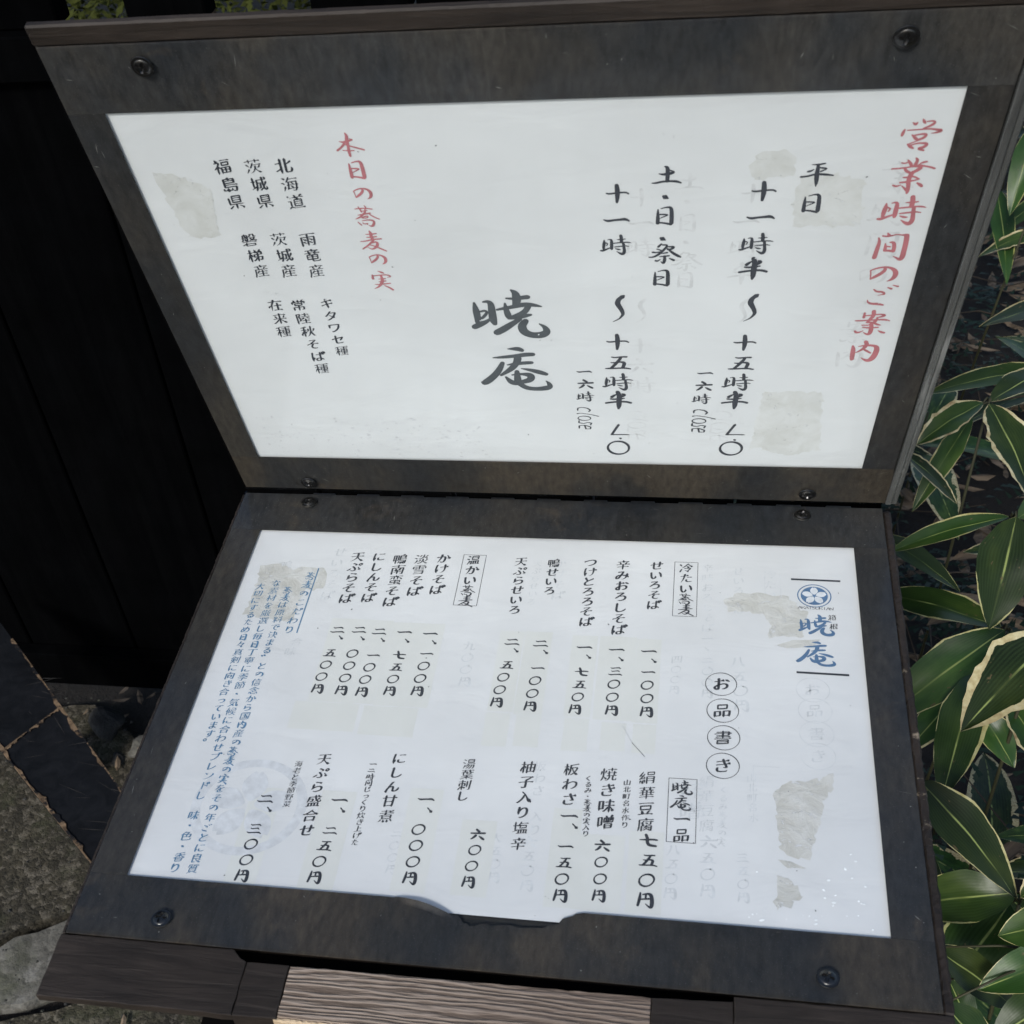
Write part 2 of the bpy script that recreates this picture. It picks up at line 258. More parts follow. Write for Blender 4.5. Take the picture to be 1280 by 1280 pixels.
# ------------------------------------------------------------------ brush lettering
GL = {}
for part in '''々:36614061546867796883,491544174031255419611461,39347134733572415669;い:68267436784582658169,232220252150236428742976347937794277467249654758;お:40133715372137733679358133822881227819741870206623622958405248515749665072537657786277707475697963815482,17323232522956285824,69258636;か:134016374034543558365938614461575971567755795281478239813678,67267327763286528556,421539173732295824711882;き:53135216532359406347686064625361,23264626592572237519,21444645664378408036,3060276225662571277731814183588467837179;く:65176118324229462849305333566483;け:4236763683358631,227225693056,281522181941196023792283,6916695267666375578153844783;げ:6717675665686275558251854585,261721201843186022802184,871086138922,76148025,217325702957,4137753782368532;こ:265824642573307836804782698076797974,272445257224;ご:73137824,262557267025,82098921,28582361226823722575287934814582678173807775;さ:213047326530772879268023,56135416572764436952715765575456,285625642571277632804283608369827377;し:31162964307335804183478461827077767280688065;じ:572463346337,291728663075348140844684558362816878777179687961,681975307932;す:15288627,5643474242433748355337604164466552645665,57155739595656704977428237833082;せ:11431542363983368534,681667186745655863605260,32193163327234774280568174807676;そ:1554185135488146,302059196820,5048485243584163407042754880598367837279,3747394260256220;た:544367438243,16313231532856275823,55625164506751745478638178818579,4513391738253058218020821783;だ:3916361836263148237018831385,71197629,1332303250305428,486447714876517953806082748279828278,80158726,524562448045;っ:2350474355426142674372467550775875667270657654804281;つ:16431740183940325629612969317534793981468151795976636970647252763878;て:15278122,592457284937444542564466466952755677638071817479;で:142851248122,58255629483844464256446745695276628170827679,78358445,69397449;と:732572294543345228592768287332784281558276808075,321430194244;な:4513401639263242265419661367,13271731323152275524,624263746181568447844182387837724167466554646065737180768181,67288438;に:217325702958,261823201947196822822185,495945624570477552776379807882778573,472671278026;の:502350334650426137703174277523732069176216581753194326333328422453235924672774318040825080617472677754825180;は:217424712959,28152318194618662284,69166718687068766679628253824680427642704665516358626563766885758679,42346434773383328628;ば:84118922,40356135783481338329,651765436671657864806083538349834481407740714366496456636264746983768379,251721192120174817681985,75147925,2557266122721874;ぷ:3521411956285730553352354835,715379658477,394548545463577057765481488335823279,107721713062,76237424722872317435803783378635883188288624822278227623;ま:5214524953735180468336842881257725712966386447645967677177777880,234448467844,23242626482775257823;み:7739755470696675598154844884,2624292152205321522745443171297424762176177415681759215425522949374848485549715484638669;め:6016582753434756416732752477187316681662195221473236463152306131693376398047825780667475658056835281,2720262327293550466847695070;ら:3617632365236821,293226532658,216529583852504857476548715174547659756973736778518337833481;り:3214301728342861,28413339373144255221572162236728713871507060686562735180458240833481;る:424547465545644771507556776376707178658154834683428238813577347436703867426647665167556958746082,2821592062246126424238471962;ろ:272330215821602261254242374820621761,404757466346694972517556765976657373667951833683;わ:133516323331,1477147026543151,37143416341932493284,33453843503661337135783880418245835182608065747266775679;を:314435454543484353475453,172644266824,165719562946402341164513,54535469,8040784257515155445838633567347134763679398244835984728374827779;ん:2087178122682955334647195417,3352365242504749525154575576578061826982747977778172846585638359;キ:1765196280528249,1737712873287523,46134317557955825486;セ:3617367238784581658176807976,124714451644703476337540704763576058;タ:43267527762876317339645753684574318228822282,1449194925443336432347155313,394743477267;ド:3643464572567655,36183684,72167928,6021622267306735;ブ:182669267427,2579328147745667665570477336752071126611,810887179119;レ:3218292129773079367847756168745881518247;ワ:318039824480547463676959735076387726,822479257424212420252049;ン:8331833979457254656057664872317924801777,232326234437;一:11488848;丁:12208720,522052785183508447853286;七:114714468735,39123976418146835284778381808369;三:23507450,18208120,13808680;上:46418141,46124682,11828882;九:40124030394136543365237914851186,143466346679678471858285858587828874;二:12788778,19247924;五:224670466782,12828782,452042413582,17208120;作:59658865,36113213252724332488,59265988,1251134418382336,59468746,50268926,3645502354145712;信:40518151,31113013242622322389,2135173712441250,34268726,571161186022,40398139,418477848081806541644184;候:4716751678197632,34293471,11521246134415411939,43328832,65677378798385859184,38854486508457796175636965636547,41564555465452445537,42648864,51478547,31112713212920352188;入:34144728493254386966787685838890,1084158422793467435147375035;八:352034352955227313841390,60176547736886849185;六:12358735,470946135227,63518585,11851584197934534151;内:4845514654487267,23672867336439594451484249335010,178917281827822781848086788668876183;円:16881619171783188284828679866887,16508350,49174950;冷:4272487256776785,3853765474605977,111514162331,591662187028803784408940,274133413838472860126311,128223572656,523656376244;切:093940334228,221322661878,44198520845581797984768566866383,2269286840634359,60195941565948753785;刺:8312838381867087,64206466,11225422,33103388,32613864497250735176,155615371636503650544255,118412802071276229613261;剣:8312838381867087,1186148624802973326834583433,192923334733,10341234173024243213341238135428,326937705283,64206466,336150615045184518613361;北:37123788,117531673766,12343734,5912597860826284658579858484868188698563,852865415943;十:12458745,49114988;半:221327223030,49104988,8013761568296331,11618761,17408240;南:12208720,49114936,28707170,49564987,18881837193680368084798678876687,30566956,3642404939523956,5755585162446542;原:582354245231,4487538755855659,2383288239694368,6968726984838884,34457845,1489138613821863195020178716,523178327858355835325231;厳:5035474350505089,872418241857157712851389,635265546966777886869185,68316634634958575962,31575057,31463181,31685068,65428842,538658866085658171757668796081528342,25465546,273448345433,241128172824,7123721976128210,2383268247805579,4310471249164824;合:50176328773785419039,2736304168417435,08401541333151155211,258825582757735774587488,25827482;名:30573088,14613855455677567788,480943123819223117341133,39197220732172266633554343504154,2836343643434547,30827782;向:178817281827822782848186798669876384,4227432146125210,356863686446634535453576;味:156531653264322015201474,43268426,40485948644867488848,635269587770827785798980,63116388,3380388042774969575761556352;品:57828482,57885755585484558488,158237824178405516551588,513970387016291529385139;営:7025712076138011,163816261725832583268338,19122313251528202825,4709461250195025,4738693870397053305330384738,77842684238123662466776677677784;噌:62246249,69427530,47305031523654405343,4683758378807861775946594688,46727872,4711491252175124,15652965306430202919152014211474,712372197611,624982488324412441486249;四:581958525955615765577657,16778277,16851620171982198285,39193840365031582464;国:5854625567617162,31486848,49294968,28297029,27697269,1683798381818279821616161683;土:11838783,17408240,49114983;在:441142133922343225472588,1163135820532451,12258725,36858685,61356185,40538353;城:5285578568747273,3463316713741078,4143584357615671537249734571,11333233,3286367939664148412580258322831877127212,8740844276627364,67116944737275797883818583868684888088748668,22112269;塩:55615584,428442624361826282638284,3460326312711174,42304734,22112365,69616984,30848884,1133313333343735481949125310,48218721,473478347835784947504734;大:123750388637,4939524458586669768084858884,0985158526783568415747414911;天:16188218,49194845475142623671267915851285,13468646,4948525358646774768184859184;子:20178418,11518851,298435874586498550785038513671247318;季:26537153,09501451274539364230,34874787488649825064516260586254,57305935714484519149,123046308730,1917461572128014,49164946,12698769;実:12648764,5364546957736781758483868985,15321521162083208321833177372137,4928485843703577258316861185,22507850,441049125120;寧:12618661,19718071,4126452653305730,28302141,363037384140604063386435,15291520161983208429,652869297739,50714982498646873587,47104918,58485861,226122492348754877497761,40484061;山:81298188,182918808180,49114980;島:24528852,24417240723972182618241924612563826381787886768769876484,24297229,501047124617,16721781568259795972,38693882;常:2212251428182725,6520701875138012,21842165236478647879778273836583,50515088,70197125,50115024,163916261625822583268339,50516950703869373037294930505051;平:16178217,11558755,49184988,742867446346,242830432947;年:113915381736291931123411,29228422,54225488,11668866,276628428242;庵:70357140785086559255,511052145319,871918191764147812851390,7651767275743674,23562656315340517651,26358735,36627662,512549274732384636553679,5643568157866487828785848777;念:206416761383,224367436946665059585358,3263328135843885658569827175,1235203230263821461351105409,49126121783184349132,395543575469,422846285434,756285798485;料:49406148,26112638254726542688,521956196425,76107688,4670486787608958,3334363240174316,11414241,2650215311731179,26503252386239643970,1414131716311535;日:24872418251775187587,24497549,24807580;時:157033703468341815171578,15433443,64106439,40398939,7639758474866387,4564496556755680,44228522,41558855;暁:7057708271857986868587848878,63116333,38408940,157031703269321915181578,15443244,41218521,38578857,49304953536151714877428335863085,76307657;書:211673177518753573371937,17468246,49114955,24757575,11268726,11568756,75852785248325662665746575677585;本:41314036374228562165157013710970,13308630,5731593760417056796685708771,27707170,49114988;材:49318831,28102888,27422247185611681175,27423242354442534258,12314231,7810782776357843778275866387,457148715366625671427639;来:16228322,49114988,253031423047,11518751,088114811979326844554953,75306745,495356576769797985829081;板:463878388142775667735881518549864685,12293729,25102588,86158214671746204642456240783687,24412840314236503556,553856445955646569727579838585869185,2441204511661172;柚:24422842314335503455,45884531463084318487,11293629,45558455,45818481,64106480,25102588,1173116520462442;根:4649794879164715461646814984508463816677,11293829,26102688,46328032,12731266155921462542,6149656171727880828385858984,70688558,25422842314436513556;案:15261518161883188426,49574988,430948134917,108414852880417143684767,55665771718085859183,4624442542274032,11654165526658658765,12338733,6733663859455748,1456415243514548,2245274434454848554880558654,30433433;梯:8011781274207325,412683268342474245434458865885688378807977797176,24422046155811651173,251024372588,11293629,491154205326,378140814876576560646260,63266388,24422842304335513455;業:66286242,446741713775208313840883,12278627,771273217327,41104127,49434988,20547954,16428342,12664066506758668766,556757716275778284859183,3427343336373742,58105827,2011231327202627;毎:20822280237229357434753575407459737270836787648855885286,51354775,11548854,10351634291832123610,23758675,30208420;気:184671467475778381868386868587788571,29337733,28208520,20582558346448745883,11861787337644675353,3310301228172328173614391039;水:504055426760787185769174,8230783067436148,50104983488640873383,133434343635363634462663197215761177;決:5810584954644974418234862886,16122920,5953635767677275798285859285,34528852,392679268052,265727611585,083814372544;海:5541584264486554,151418132920,25601585,333635344026441846125010,40748674,36773875407044368036806577827486698763866084,5460576263686374,32548854,094014392346,44218621;淡:5931653384458645,7029742881188517,141418142921,4716441839283630,265925651484,093814382445,6048606254754781418435862984,3345374644454942553759286110,8755825674686970,606663677078778385869084,4455426138683470;温:29848984,2657276115831689,52575284,093913372544,17133019,41297829,38843858405781578184,66576684,412941434244774478437816771542154129;湯:52875686637869667060,33833883447852685461,33498849,306932693468435846544749,446080608261836483678277808478877087,083814372443,26601485,131418132820,43267926,7926793678384438433643154414781479157926;炊:251125422459197613851391,39263242,54258425843182387841,5611542251314641,152813411148,643564517270808186858985,2461296336733780,645662576065547548814187;焼:43208520,23632765347235743580,24112447236118761287,7159717872867587868687848878,63116332,39598859,76317659,152814391148,39428842,37263142,51305155546353724979458439863385;煮:29567556,1249364343447344754675667368296829672845,12324032493360328732,441144294533,3943413944374533,8314781664276231,757477768687,587561856088,191864186923,247415860887,38764087;甘:29817081,29112988,11288828,70117088,29547054;産:853919391867157912851391,35548154,55465585,7326672864336338,33697969,26858685,3420342638323839,16208320,2763355237474046,441048125119;町:7420748372865886,28192874,14464246,147442734220421914191482,52208820;盛:78297435624750544753,53105317562961416748745478558255855386488442,6211671172157321,238523652463746376657685,58645885,8621212118441358,2035423542444049395131522649,11858785,41644185;県:1084158429723471,172417618661,49614988,6371697185848984,33267326,33387338,732673497350355033493314721473167326;真:26507350,26702630712973317370,26597359,50114829,1085168735794279,26407340,14198519,11708770,5879637883868985;磐:12608660,51536848775184539051,573459406547,10354335,09781479247332727672787378817584328430823075326833653561,523477348333,095313531846194120182117411743184251405337543251,4526512755245820581359137513762582268826,2740314332453247,272330243328,341031113017,7934773972457047;祭:3987478749855060,252929283733,28174917,4518442242273242,561778177917782372316737,19608060,331029112715172714301131,1382178231713669,5311592864357144784984539052,0853145422493043364663466842,153819382744,6070677181838783;福:265131503655415746548554858082834583,64546483,1228342835293434254921531062,26512588,45574588,45688568,20112521,43168716,813780425042494149285027802781288137;秋:11374237,66106551685673697776818186859085,27473047344938553862,281627412888,5230494647494451,8731843277507451,11751169176022502747,121936134214,65546356557449814386;種:2648215011681174,44738673,11373937,46508450,41278727,65166585,2648335138583861,39868986,27172788,112013192417361443154616671582139015,653884388461476146386538;竜:16198219,66257223,651965286335,4610491150135118,22597659,4947498051855587828786858878,11358835,3419332535293635,22737573767176477446234622482273;箱:52698369,52548354,271024122217162713311132,21194720,4731561858126309,12474447,2857355942674270,292030253230293828512988,1281127523602857,57198720,672068257132,836983808083568354835280524082408369;節:21184718,09291427211623122809,1862456145384437193718381880208222824178,70778076827582748338823759375988,36684785,660961125916542450284729,60178818,701971237530,18494549,3019312333283233;素:6276677583858885,1670186727663667676572657463,3165336245574754,11398839,15178417,6558705982688569,235429535153575265486949,3252344942444440,21287828,49114939,338339874587498650825067,38743275228115850984;絹:116025433625,165623563454365134463543,48884845504484448483838582867587,48718471,48578457,14372637,104021242811,15681186,3663346637793682,25672683,5115821582308131513150165115;老:192365237027,82158016712762366041,365637814085458674867885818382777971,09641466345747484943,11428742,43114342,3768506572587859;腐:2839353542254625,4839523959436242,4082507856715969,3187315832578057808579866987,460951115217,546271707569,47318731,57515462,5462436940703768,557469817580,65497248744775427525,36353750,871819181951186415791285;良:245275527520262024202482268429844880,45524758516563767482818484858983,24367536,48105019,8360796164716273;色:12401935262735173811,22352378258226843285428677858483867887739072,3619601961206024553150405058,2235273678367863,23587858;茨:7257785682478342,634860505859527244803386,15361736234127462749,596262637076788284859084,474182418939,33113329,36564050473849315329,65116528,12198619,28621483;菜:12178717,64116424,49554988,1534453375298231,70547939,12634063486457638763,078214842181377241684464,34113425,454049484752,55645869707884838982,2042234526512555;華:16628362,11478747,17338233,49334988,29332962,34103425,70337062,12178717,12758775,64116425;葉:11178817,11348734,08831485268141734469,11684168486958688868,55695873718184859183,34113424,472647444846714571447128,2528255426568556,64116425,49564988;蕎:34113424,12188718,34393249325533566556675567496439,64116427,34826382648164746272367234743486,2030512973267929,12388738,19881965216479648066798578877288,07531354274734466746724786539051,41314037;蛮:39193944,3028272919401642,6675717584868787,13188618,49484983,1384668373827682,6729713083418641,481049135018,59195944,4953775477557768226822544953;豆:306235753478,12848784,14168516,5983607867647362,313273327354245523323132;質:14361826201541124713,4835513554295522561579128613,24527452,55248724,72247235,1487268335804180,35243536,19244624,617983878885,24637463,7452747273732674257324442642734274437452;辛:16668366,49464988,6346644068307328,11468746,18238123,471049165022,312835383446;道:131417172526,4310461249164923,34238723,60235735,42607860,7022711774127910,128618802576,257638835185848486849180,114325442576,42487848,57354436423642727872783677365735;選:35498449,36255425541653143615363337354036533656355732,247729783983528585859082,32628862,65258325831682146515653466356936833686358731,24771384,124624462477,704270596968,6368716982768776,121516162526,49424962,5567516839763375;野:534584459043,864585518162,56286128703377397845,713381228216,69456979698566865787,54168816,108613835178,30163080,14304730,13624862,301647164745144614163016;間:1640414042164115181516151688,16274227,3679627963786253365236533685,36656365,56278327,83405740561558158115831682848186798671876583;陸:39368736,62116236,33858885,42208320,40555246,41668466,62546285,684472448553,2466316533593350263732203316301515151588;雨:5648604771547553,576459657273,11178717,246528654073,49174987,1788173617358235818479866886,254828474055;雪:23374037,154115271626832684278440,18158015,23717571,2158745975607588,58477747,49154950,21474047,58377537,20847584;香:2019451772137915,11551456284840374232,26717471,26582681298470847381745973582658,49164950,123246328732,57325938734885559053,21522658;鴨:641865127010,51508950,14374137,27172788,65696980,14631418151740184162,14574157,73677875,5140804080197918531851205160826185648477828679877087,56705883,51298029,476944784185;麦:15188418,108413861886388150766281808684869184,106616673059365339504045,49114944,21317931,3159346345734676,365639577656,53765573616968627058,11448744'''.split(';'):
    c, d = part.split(':', 1)
    GL[c] = [[(int(s[i:i + 2]), int(s[i + 2:i + 4])) for i in range(0, len(s), 4)] for s in d.split(',') if s]
BIG = {'暁':[[(-209,93,8),(-204,34,22),(-201,-25,22),(-202,-72,19)],[(-154,101,7),(-127,106,13),(-108,88,20),(-109,17,24),(-109,-51,25),(-102,-82,16)],[(-178,21,8),(-150,30,9),(-138,15,9),(-154,-12,11),(-174,-35,10)],[(-227,-110,21),(-187,-85,22),(-148,-64,14),(-120,-34,7)],[(-77,36,8),(-40,46,12),(15,59,15),(70,75,19),(112,81,17),(158,71,13),(190,62,5)],[(21,196,8),(45,173,23),(49,124,28),(40,75,23)],[(-13,130,7),(21,126,10),(68,133,16),(113,140,17)],[(-25,88,7),(-23,42,17),(-15,-8,22),(-11,-27,18)],[(111,62,19),(89,17,19),(32,-24,22),(-11,-34,14)],[(25,-34,15),(80,-15,19),(122,-7,9)],[(54,-44,14),(2,-85,21),(-51,-129,25),(-95,-159,24)],[(86,-60,20),(58,-102,27),(69,-155,29),(116,-183,25),(177,-182,28),(212,-154,25),(200,-111,16),(168,-84,5)]],'庵':[[(-52,189,4),(-18,189,14),(13,189,20),(34,177,16)],[(-151,107,5),(-100,111,13),(-5,125,16),(53,137,19),(101,140,16)],[(-97,58,15),(-124,-9,22),(-170,-77,25),(-231,-136,26),(-243,-128,12)],[(-67,41,5),(-11,54,15),(53,61,16),(88,64,13)],[(3,105,26),(-7,58,22),(-47,1,21),(-116,-57,10)],[(20,7,5),(73,-5,15),(129,-25,21),(172,-44,15)],[(-86,-76,9),(-58,-124,23),(-27,-135,20)],[(-12,-22,16),(-13,-65,21),(-13,-123,27)],[(-45,-54,7),(7,-44,9),(63,-50,22),(78,-69,25),(66,-103,24),(6,-123,17)],[(-1,-141,21),(34,-179,20),(98,-190,18),(166,-180,23),(192,-164,20),(185,-132,14),(168,-109,4)]]}
TRC = {}
for part in '''営:-23,32,1.3 -17,27,3.6 -14,32,1.5/-4,40,1.5 -1,34,3.3 2,30,1.8/5,34,1.5 17,36,1.8 22,31,3.1 15,24,2.8 1,17,1.8/-37,15,1.8 -39,7,3.4 -40,0,2.6/-31,13,1.3 -11,14,1.6 14,16,1.8 29,13,2.6 40,11,3.4 32,6,2.3 19,4,0.8/-19,1,1.6 -12,-7,3.4 -6,-12,2.9/-13,0,1.8 1,3,2.1 11,2,2.9 6,-8,3.1 -6,-12,2.4/-1,-12,1.8 -13,-18,1.2 -23,-23,1.6/-24,-23,1.8 -18,-29,3.7 -11,-34,2.1/-16,-25,1.6 -2,-20,1.8 18,-22,3.2 11,-32,3.4 -2,-35,2.9 12,-40,2.1;業:-27,36,1.6 -21,34,1.9 -14,37,1.6/-15,43,1.6 -9,35,3.2 -5,27,3.5/1,48,1.9 5,43,3.2 3,33,3.5 2,27,3.3/12,33,1.4 19,37,2.7 25,38,2.2/-45,20,1.9 -30,21,1.9 -15,23,1.9 0,26,1.9 11,26,3.5/10,28,3.5 24,26,1.9 35,23,2.4 45,19,2.2/-19,22,2.2 -13,13,3.6 -6,9,2.7/15,21,4.1 8,14,3.8 -3,7,3.6/1,10,4.1 -3,0,4.7 -4,-13,4.4 -2,-25,4.2 0,-41,3.6 -1,-48,2.5/-16,-4,1.9 -6,-4,2.2 5,-1,2.2 17,-9,1.9/18,-9,1.9 5,-14,1.7/-21,-18,2.2 -8,-17,2.5 5,-13,2.2/-35,-25,2 -28,-29,2.8 -18,-25,1.1/-15,-28,1.4 -6,-37,2.8 -1,-44,2.8/16,-20,1.9 23,-25,3.9 27,-29,3.1;時:-38,22,1.7 -38,9,4.9 -40,-7,4.7 -40,-17,3.2/-26,23,1.4 -20,25,2 -14,23,3.7 -14,7,4.9 -14,-12,4.9 -14,-17,3.8/-34,11,2 -26,7,2 -30,-1,1.7/-50,-23,2.6 -44,-24,3.8 -34,-19,3.2 -20,-12,2.3/16,40,4.8 18,28,5.1 18,13,4.9/4,24,1.1 16,24,2.9 30,26,1.7/-8,8,2 8,10,2.3 24,12,2 40,12,2.6 50,9,1.1/-4,-8,1.7 10,-6,2.3 30,-3,2.3 42,-6,1.2/-2,-15,1.5 8,-19,3.2 14,-19,1.7/24,8,4 26,-12,4.4 28,-29,5 22,-40,5.3 12,-35,3.5 2,-27,0.9;間:-32,28,1.8 -28,16,3.6 -30,-8,4.6 -32,-34,5/-24,34,2.1 -14,32,2.4 -4,34,2.1 6,38,1.5 18,36,1.8 28,36,3.6/-14,42,1.8 -10,36,3.6/30,34,5.4 32,12,5.4 32,-14,5.5 32,-34,5.9 28,-42,4.3 20,-36,2.5 10,-30,0.8/-14,10,1.5 -12,-2,3.7 -12,-12,3.4/-4,14,1.8 4,14,3.9 8,0,4.3 8,-14,4/-12,2,1.8 -2,0,2.1/-12,-12,3.1 -2,-12,3.1 6,-14,3.4;の:2,20,3.1 4,14,4.1 -4,2,4.4 -16,-8,4.2 -26,-16,2.2/-26,-16,1.4 -28,2,1.7 -30,12,1.6/-30,12,1.9 -16,20,2.2 2,24,2.5 18,20,3.5 30,8,5.7 30,-8,5.4 24,-18,3.8 14,-24,0.8;ご:-23,20,1.6 -15,12,2.9 -1,12,2.9 6,4,2.6 -1,2,1.6 -10,0,0.7/-32,-16,1 -31,-24,2.3 -21,-30,3.3 -6,-30,4 8,-34,2.3/9,26,1.6 18,22,2.9/20,34,1.3 32,30,2.6;案:-2,42,4.7 0,28,4.7 -4,18,4.1 -11,4,3.4/-23,36,2.4 -23,20,3.4/-21,26,1.7 -6,28,2 15,32,2 29,28,3.7 19,22,2.7 8,20,1/-41,8,2.1 -27,8,2.4 -9,10,2 18,12,2.4 30,12,3.1 41,8,2/11,18,2.4 7,4,4.5 -4,-6,3.1/-13,2,2.4 1,2,3.1 15,-6,3.1 22,-8,1.4/-23,-8,1.7 -8,-8,1.7/-20,-16,1.7 -5,-18,2.8 18,-16,2.1/0,-6,4.5 2,-24,5.2 1,-40,4.9 -7,-42,2.8 -16,-34,0.9/-37,-30,2.8 -33,-36,3.5 -24,-34,2.1 -17,-28,0.9/20,-28,1.4 29,-34,3.5 36,-36,2.8;内:-31,21,2.5 -28,9,5.4 -27,-15,5.8 -26,-31,4.7/-1,37,4.6 4,26,5.3 -3,10,3.9 -13,0,2.5 -21,-6,0.9/1,6,2.9 9,0,3.2 17,-6,2.5/-16,19,1.4 4,24,3.2 23,22,3.9 31,15,6.1 31,-7,6.8 25,-29,7.3 15,-37,5.1 3,-31,2.6 -4,-24,0.7;十:-2,33,4.9 0,14,6 0,-10,5.7 -2,-33,3.2/-34,3,1.9 -26,0,2.8 -2,4,2.5 26,6,2.5 34,0,2.3;五:-20,28,1.8 -10,25,2.5 12,29,2.5 28,29,2.9/10,26,3.6 2,9,4.4 -16,-18,4.1 -24,-27,3/-22,1,1.8 -10,0,2.6 8,5,2.6 22,1,5.1 18,-16,4.4 14,-25,3.7/-40,-28,1.9 -28,-28,3 0,-26,2.6 24,-25,3 40,-29,2.4;一:-40,2,1.7 -28,-4,3.9 -8,0,3.1 14,2,3.5 28,4,4.6 40,-4,2.3;半:-2,44,5.7 4,26,6.6 2,-6,7.1 2,-28,6.7 0,-44,3/-22,18,4.5 -14,26,3.7 -4,34,1.4/14,34,2.9 22,30,5.3 10,20,4.1/-26,8,2.5 -16,6,2.9 4,8,3.7 20,12,2.1/-42,-14,3.3 -24,-10,3.3 2,-6,3.3 28,-6,3.7 42,-12,3.7;土:-6,32,2.7 2,29,5.8 3,5,6.2 2,-24,5.5/-24,5,1.4 -10,1,4.3 10,5,5.5 25,10,3.1 11,17,2.3/-45,-31,1.6 -32,-31,3.6 -15,-26,3.5 10,-24,3.5 33,-26,4.3 45,-32,2.4;日:-22,26,2.1 -22,2,5 -22,-30,5.9/-12,30,1.6 6,36,2.5 20,34,5.3 22,6,6.2 22,-30,6.3/-18,6,2.5 0,6,2.9 12,4,2.1 -4,-4,2.1 -18,-12,1/-18,-28,2.9 0,-30,3.3 20,-36,4.2;祭:-12,44,3 -22,32,3.9/-8,40,2.6 10,40,3.5 -2,20,3.9 -22,-4,4.4 -38,-14,3.1 -52,-14,2.2/-40,8,3.5 -28,6,2.6 -10,12,2.2/-26,22,2.2 -12,16,2.6/10,32,2.2 32,32,4.3 20,20,3.9 8,20,2.6/8,24,2.6 24,6,4.4 42,-8,5.3 52,-14,3.1/-10,2,1.8 8,6,3.1/-16,-12,2.2 14,-8,3.1/0,-10,4.4 0,-30,5.3 -4,-44,4 -12,-34,1.3/-30,-30,3.5 -24,-32,3.5 -14,-24,1.3/16,-20,2.2 30,-28,4.4;平:-20,40,1.2 1,40,3 19,44,2.4/-1,40,4 -1,16,6.1 -1,-2,6.8 1,-26,5.9 1,-44,1.4/-12,22,1.4 -20,16,3.4 -29,14,3.1/5,28,2.4 20,26,3.1 28,24,1.8 10,14,2.8/-48,-6,3.1 -27,-4,3.1 -7,4,3.4 23,2,4.3 48,-2,2.5;本:-6,46,2.6 -2,36,4.9 -6,16,5.6 -5,-8,4 -7,-24,5.1 -6,-46,3.7/-32,14,1.3 -20,10,3.3 0,16,4.3 18,20,1.5 4,24,1.3/-13,10,4.3 -27,-8,3.4 -46,-22,3.4/-12,0,2.3 2,-6,2.3 25,-14,3 46,-22,3/-27,-22,1.5 -8,-24,2 11,-24,2;実:-9,48,1.6 3,42,4.4 11,38,2.4/-34,28,3.2 -35,10,4.9/-31,24,2 -7,28,2.4 24,30,2.8 38,20,2.8 22,16,1/-1,24,4 1,2,6.1 -8,-18,5.3 -22,-34,3.3 -38,-42,1/-13,8,1.6 13,10,2.4/-15,-6,1.6 12,-2,2.8/-32,-20,1.6 -12,-20,2.9 28,-14,2.4/4,-26,2.1 20,-36,3.7 32,-48,4.1;麦:-2,48,2.6 2,37,5.3 0,20,5.3 4,6,5.4/-18,33,1.5 2,33,2.7 22,36,2.3/-18,18,1.5 4,19,2.7 20,22,2.3/-44,-1,1.5 -26,0,2.7 2,8,2.7 36,11,2.7/4,3,3.8 -14,-16,3.5 -42,-37,2.5/-4,-9,1.9 16,-2,3.4 18,-16,5.4 8,-31,4.3 -8,-40,2.7 -22,-30,1/-12,-18,1.5 4,-23,2.7 24,-36,3.1 44,-48,2.7;蕎:-36,34,1.8 -16,36,2.6 3,36,2.2 26,32,2.2/-23,44,1.5 -17,28,3.3 -15,20,2.6/0,48,1.8 5,40,2.6 -1,28,1.8 -6,22,1.5/-11,24,1.5 6,26,1.8/-31,6,1.5 -16,8,2.6 15,14,2.9/-1,20,2.9 -12,8,3.7 -27,-6,3.3 -44,-12,0.9/13,8,2.2 26,-4,2.6 44,-14,2.2/-18,-6,2.2 -1,2,2.2 6,-2,2.6 -2,-8,1.9 -19,-8,1.5/-37,-26,1.9 -27,-40,2.6/-20,-20,1.5 3,-16,2.6 21,-20,3.7 22,-32,4.5 12,-48,4.5 0,-42,1.1/-20,-30,1.9 -15,-36,1.9 0,-32,1.9 -5,-38,1.5;七:-13,30,4.7 -5,8,5.7 -6,-12,5.6 3,-28,5.6 34,-30,4.1/-39,0,2.2 -11,2,3.5 20,6,3.8 39,4,3.1;円:-22,38,3 -24,8,5.3 -31,-28,4.1/-11,30,2.4 7,36,3.3 25,34,6 31,6,6.5 31,-26,6.5 25,-38,4.1 3,-18,1.5/3,28,3.6 2,10,3/-22,4,2.4 17,10,3.6;六:-10,34,5.1 6,20,5.5/-40,6,3.6 -2,8,4.3 40,12,4.7/-11,-8,5.6 -24,-26,4.8 -36,-34,2.8/10,-12,2.8 25,-24,5.6 37,-32,4.8'''.split(';'):
    c, d = part.split(':', 1); TRC[c] = [[tuple(float(v) for v in q.split(',')) for q in s.split(' ')] for s in d.split('/')]
TRC['二'] = [[(a * .68, b + 15, c * .95) for a, b, c in TRC['一'][0]], [(a, b - 18, c) for a, b, c in TRC['一'][0]]]
TRC['三'] = [[(a * .74, b + 27, c * .9) for a, b, c in TRC['一'][0]], [(a * .60, b + 2, c * .85) for a, b, c in TRC['一'][0]], [(a, b - 26, c) for a, b, c in TRC['一'][0]]]
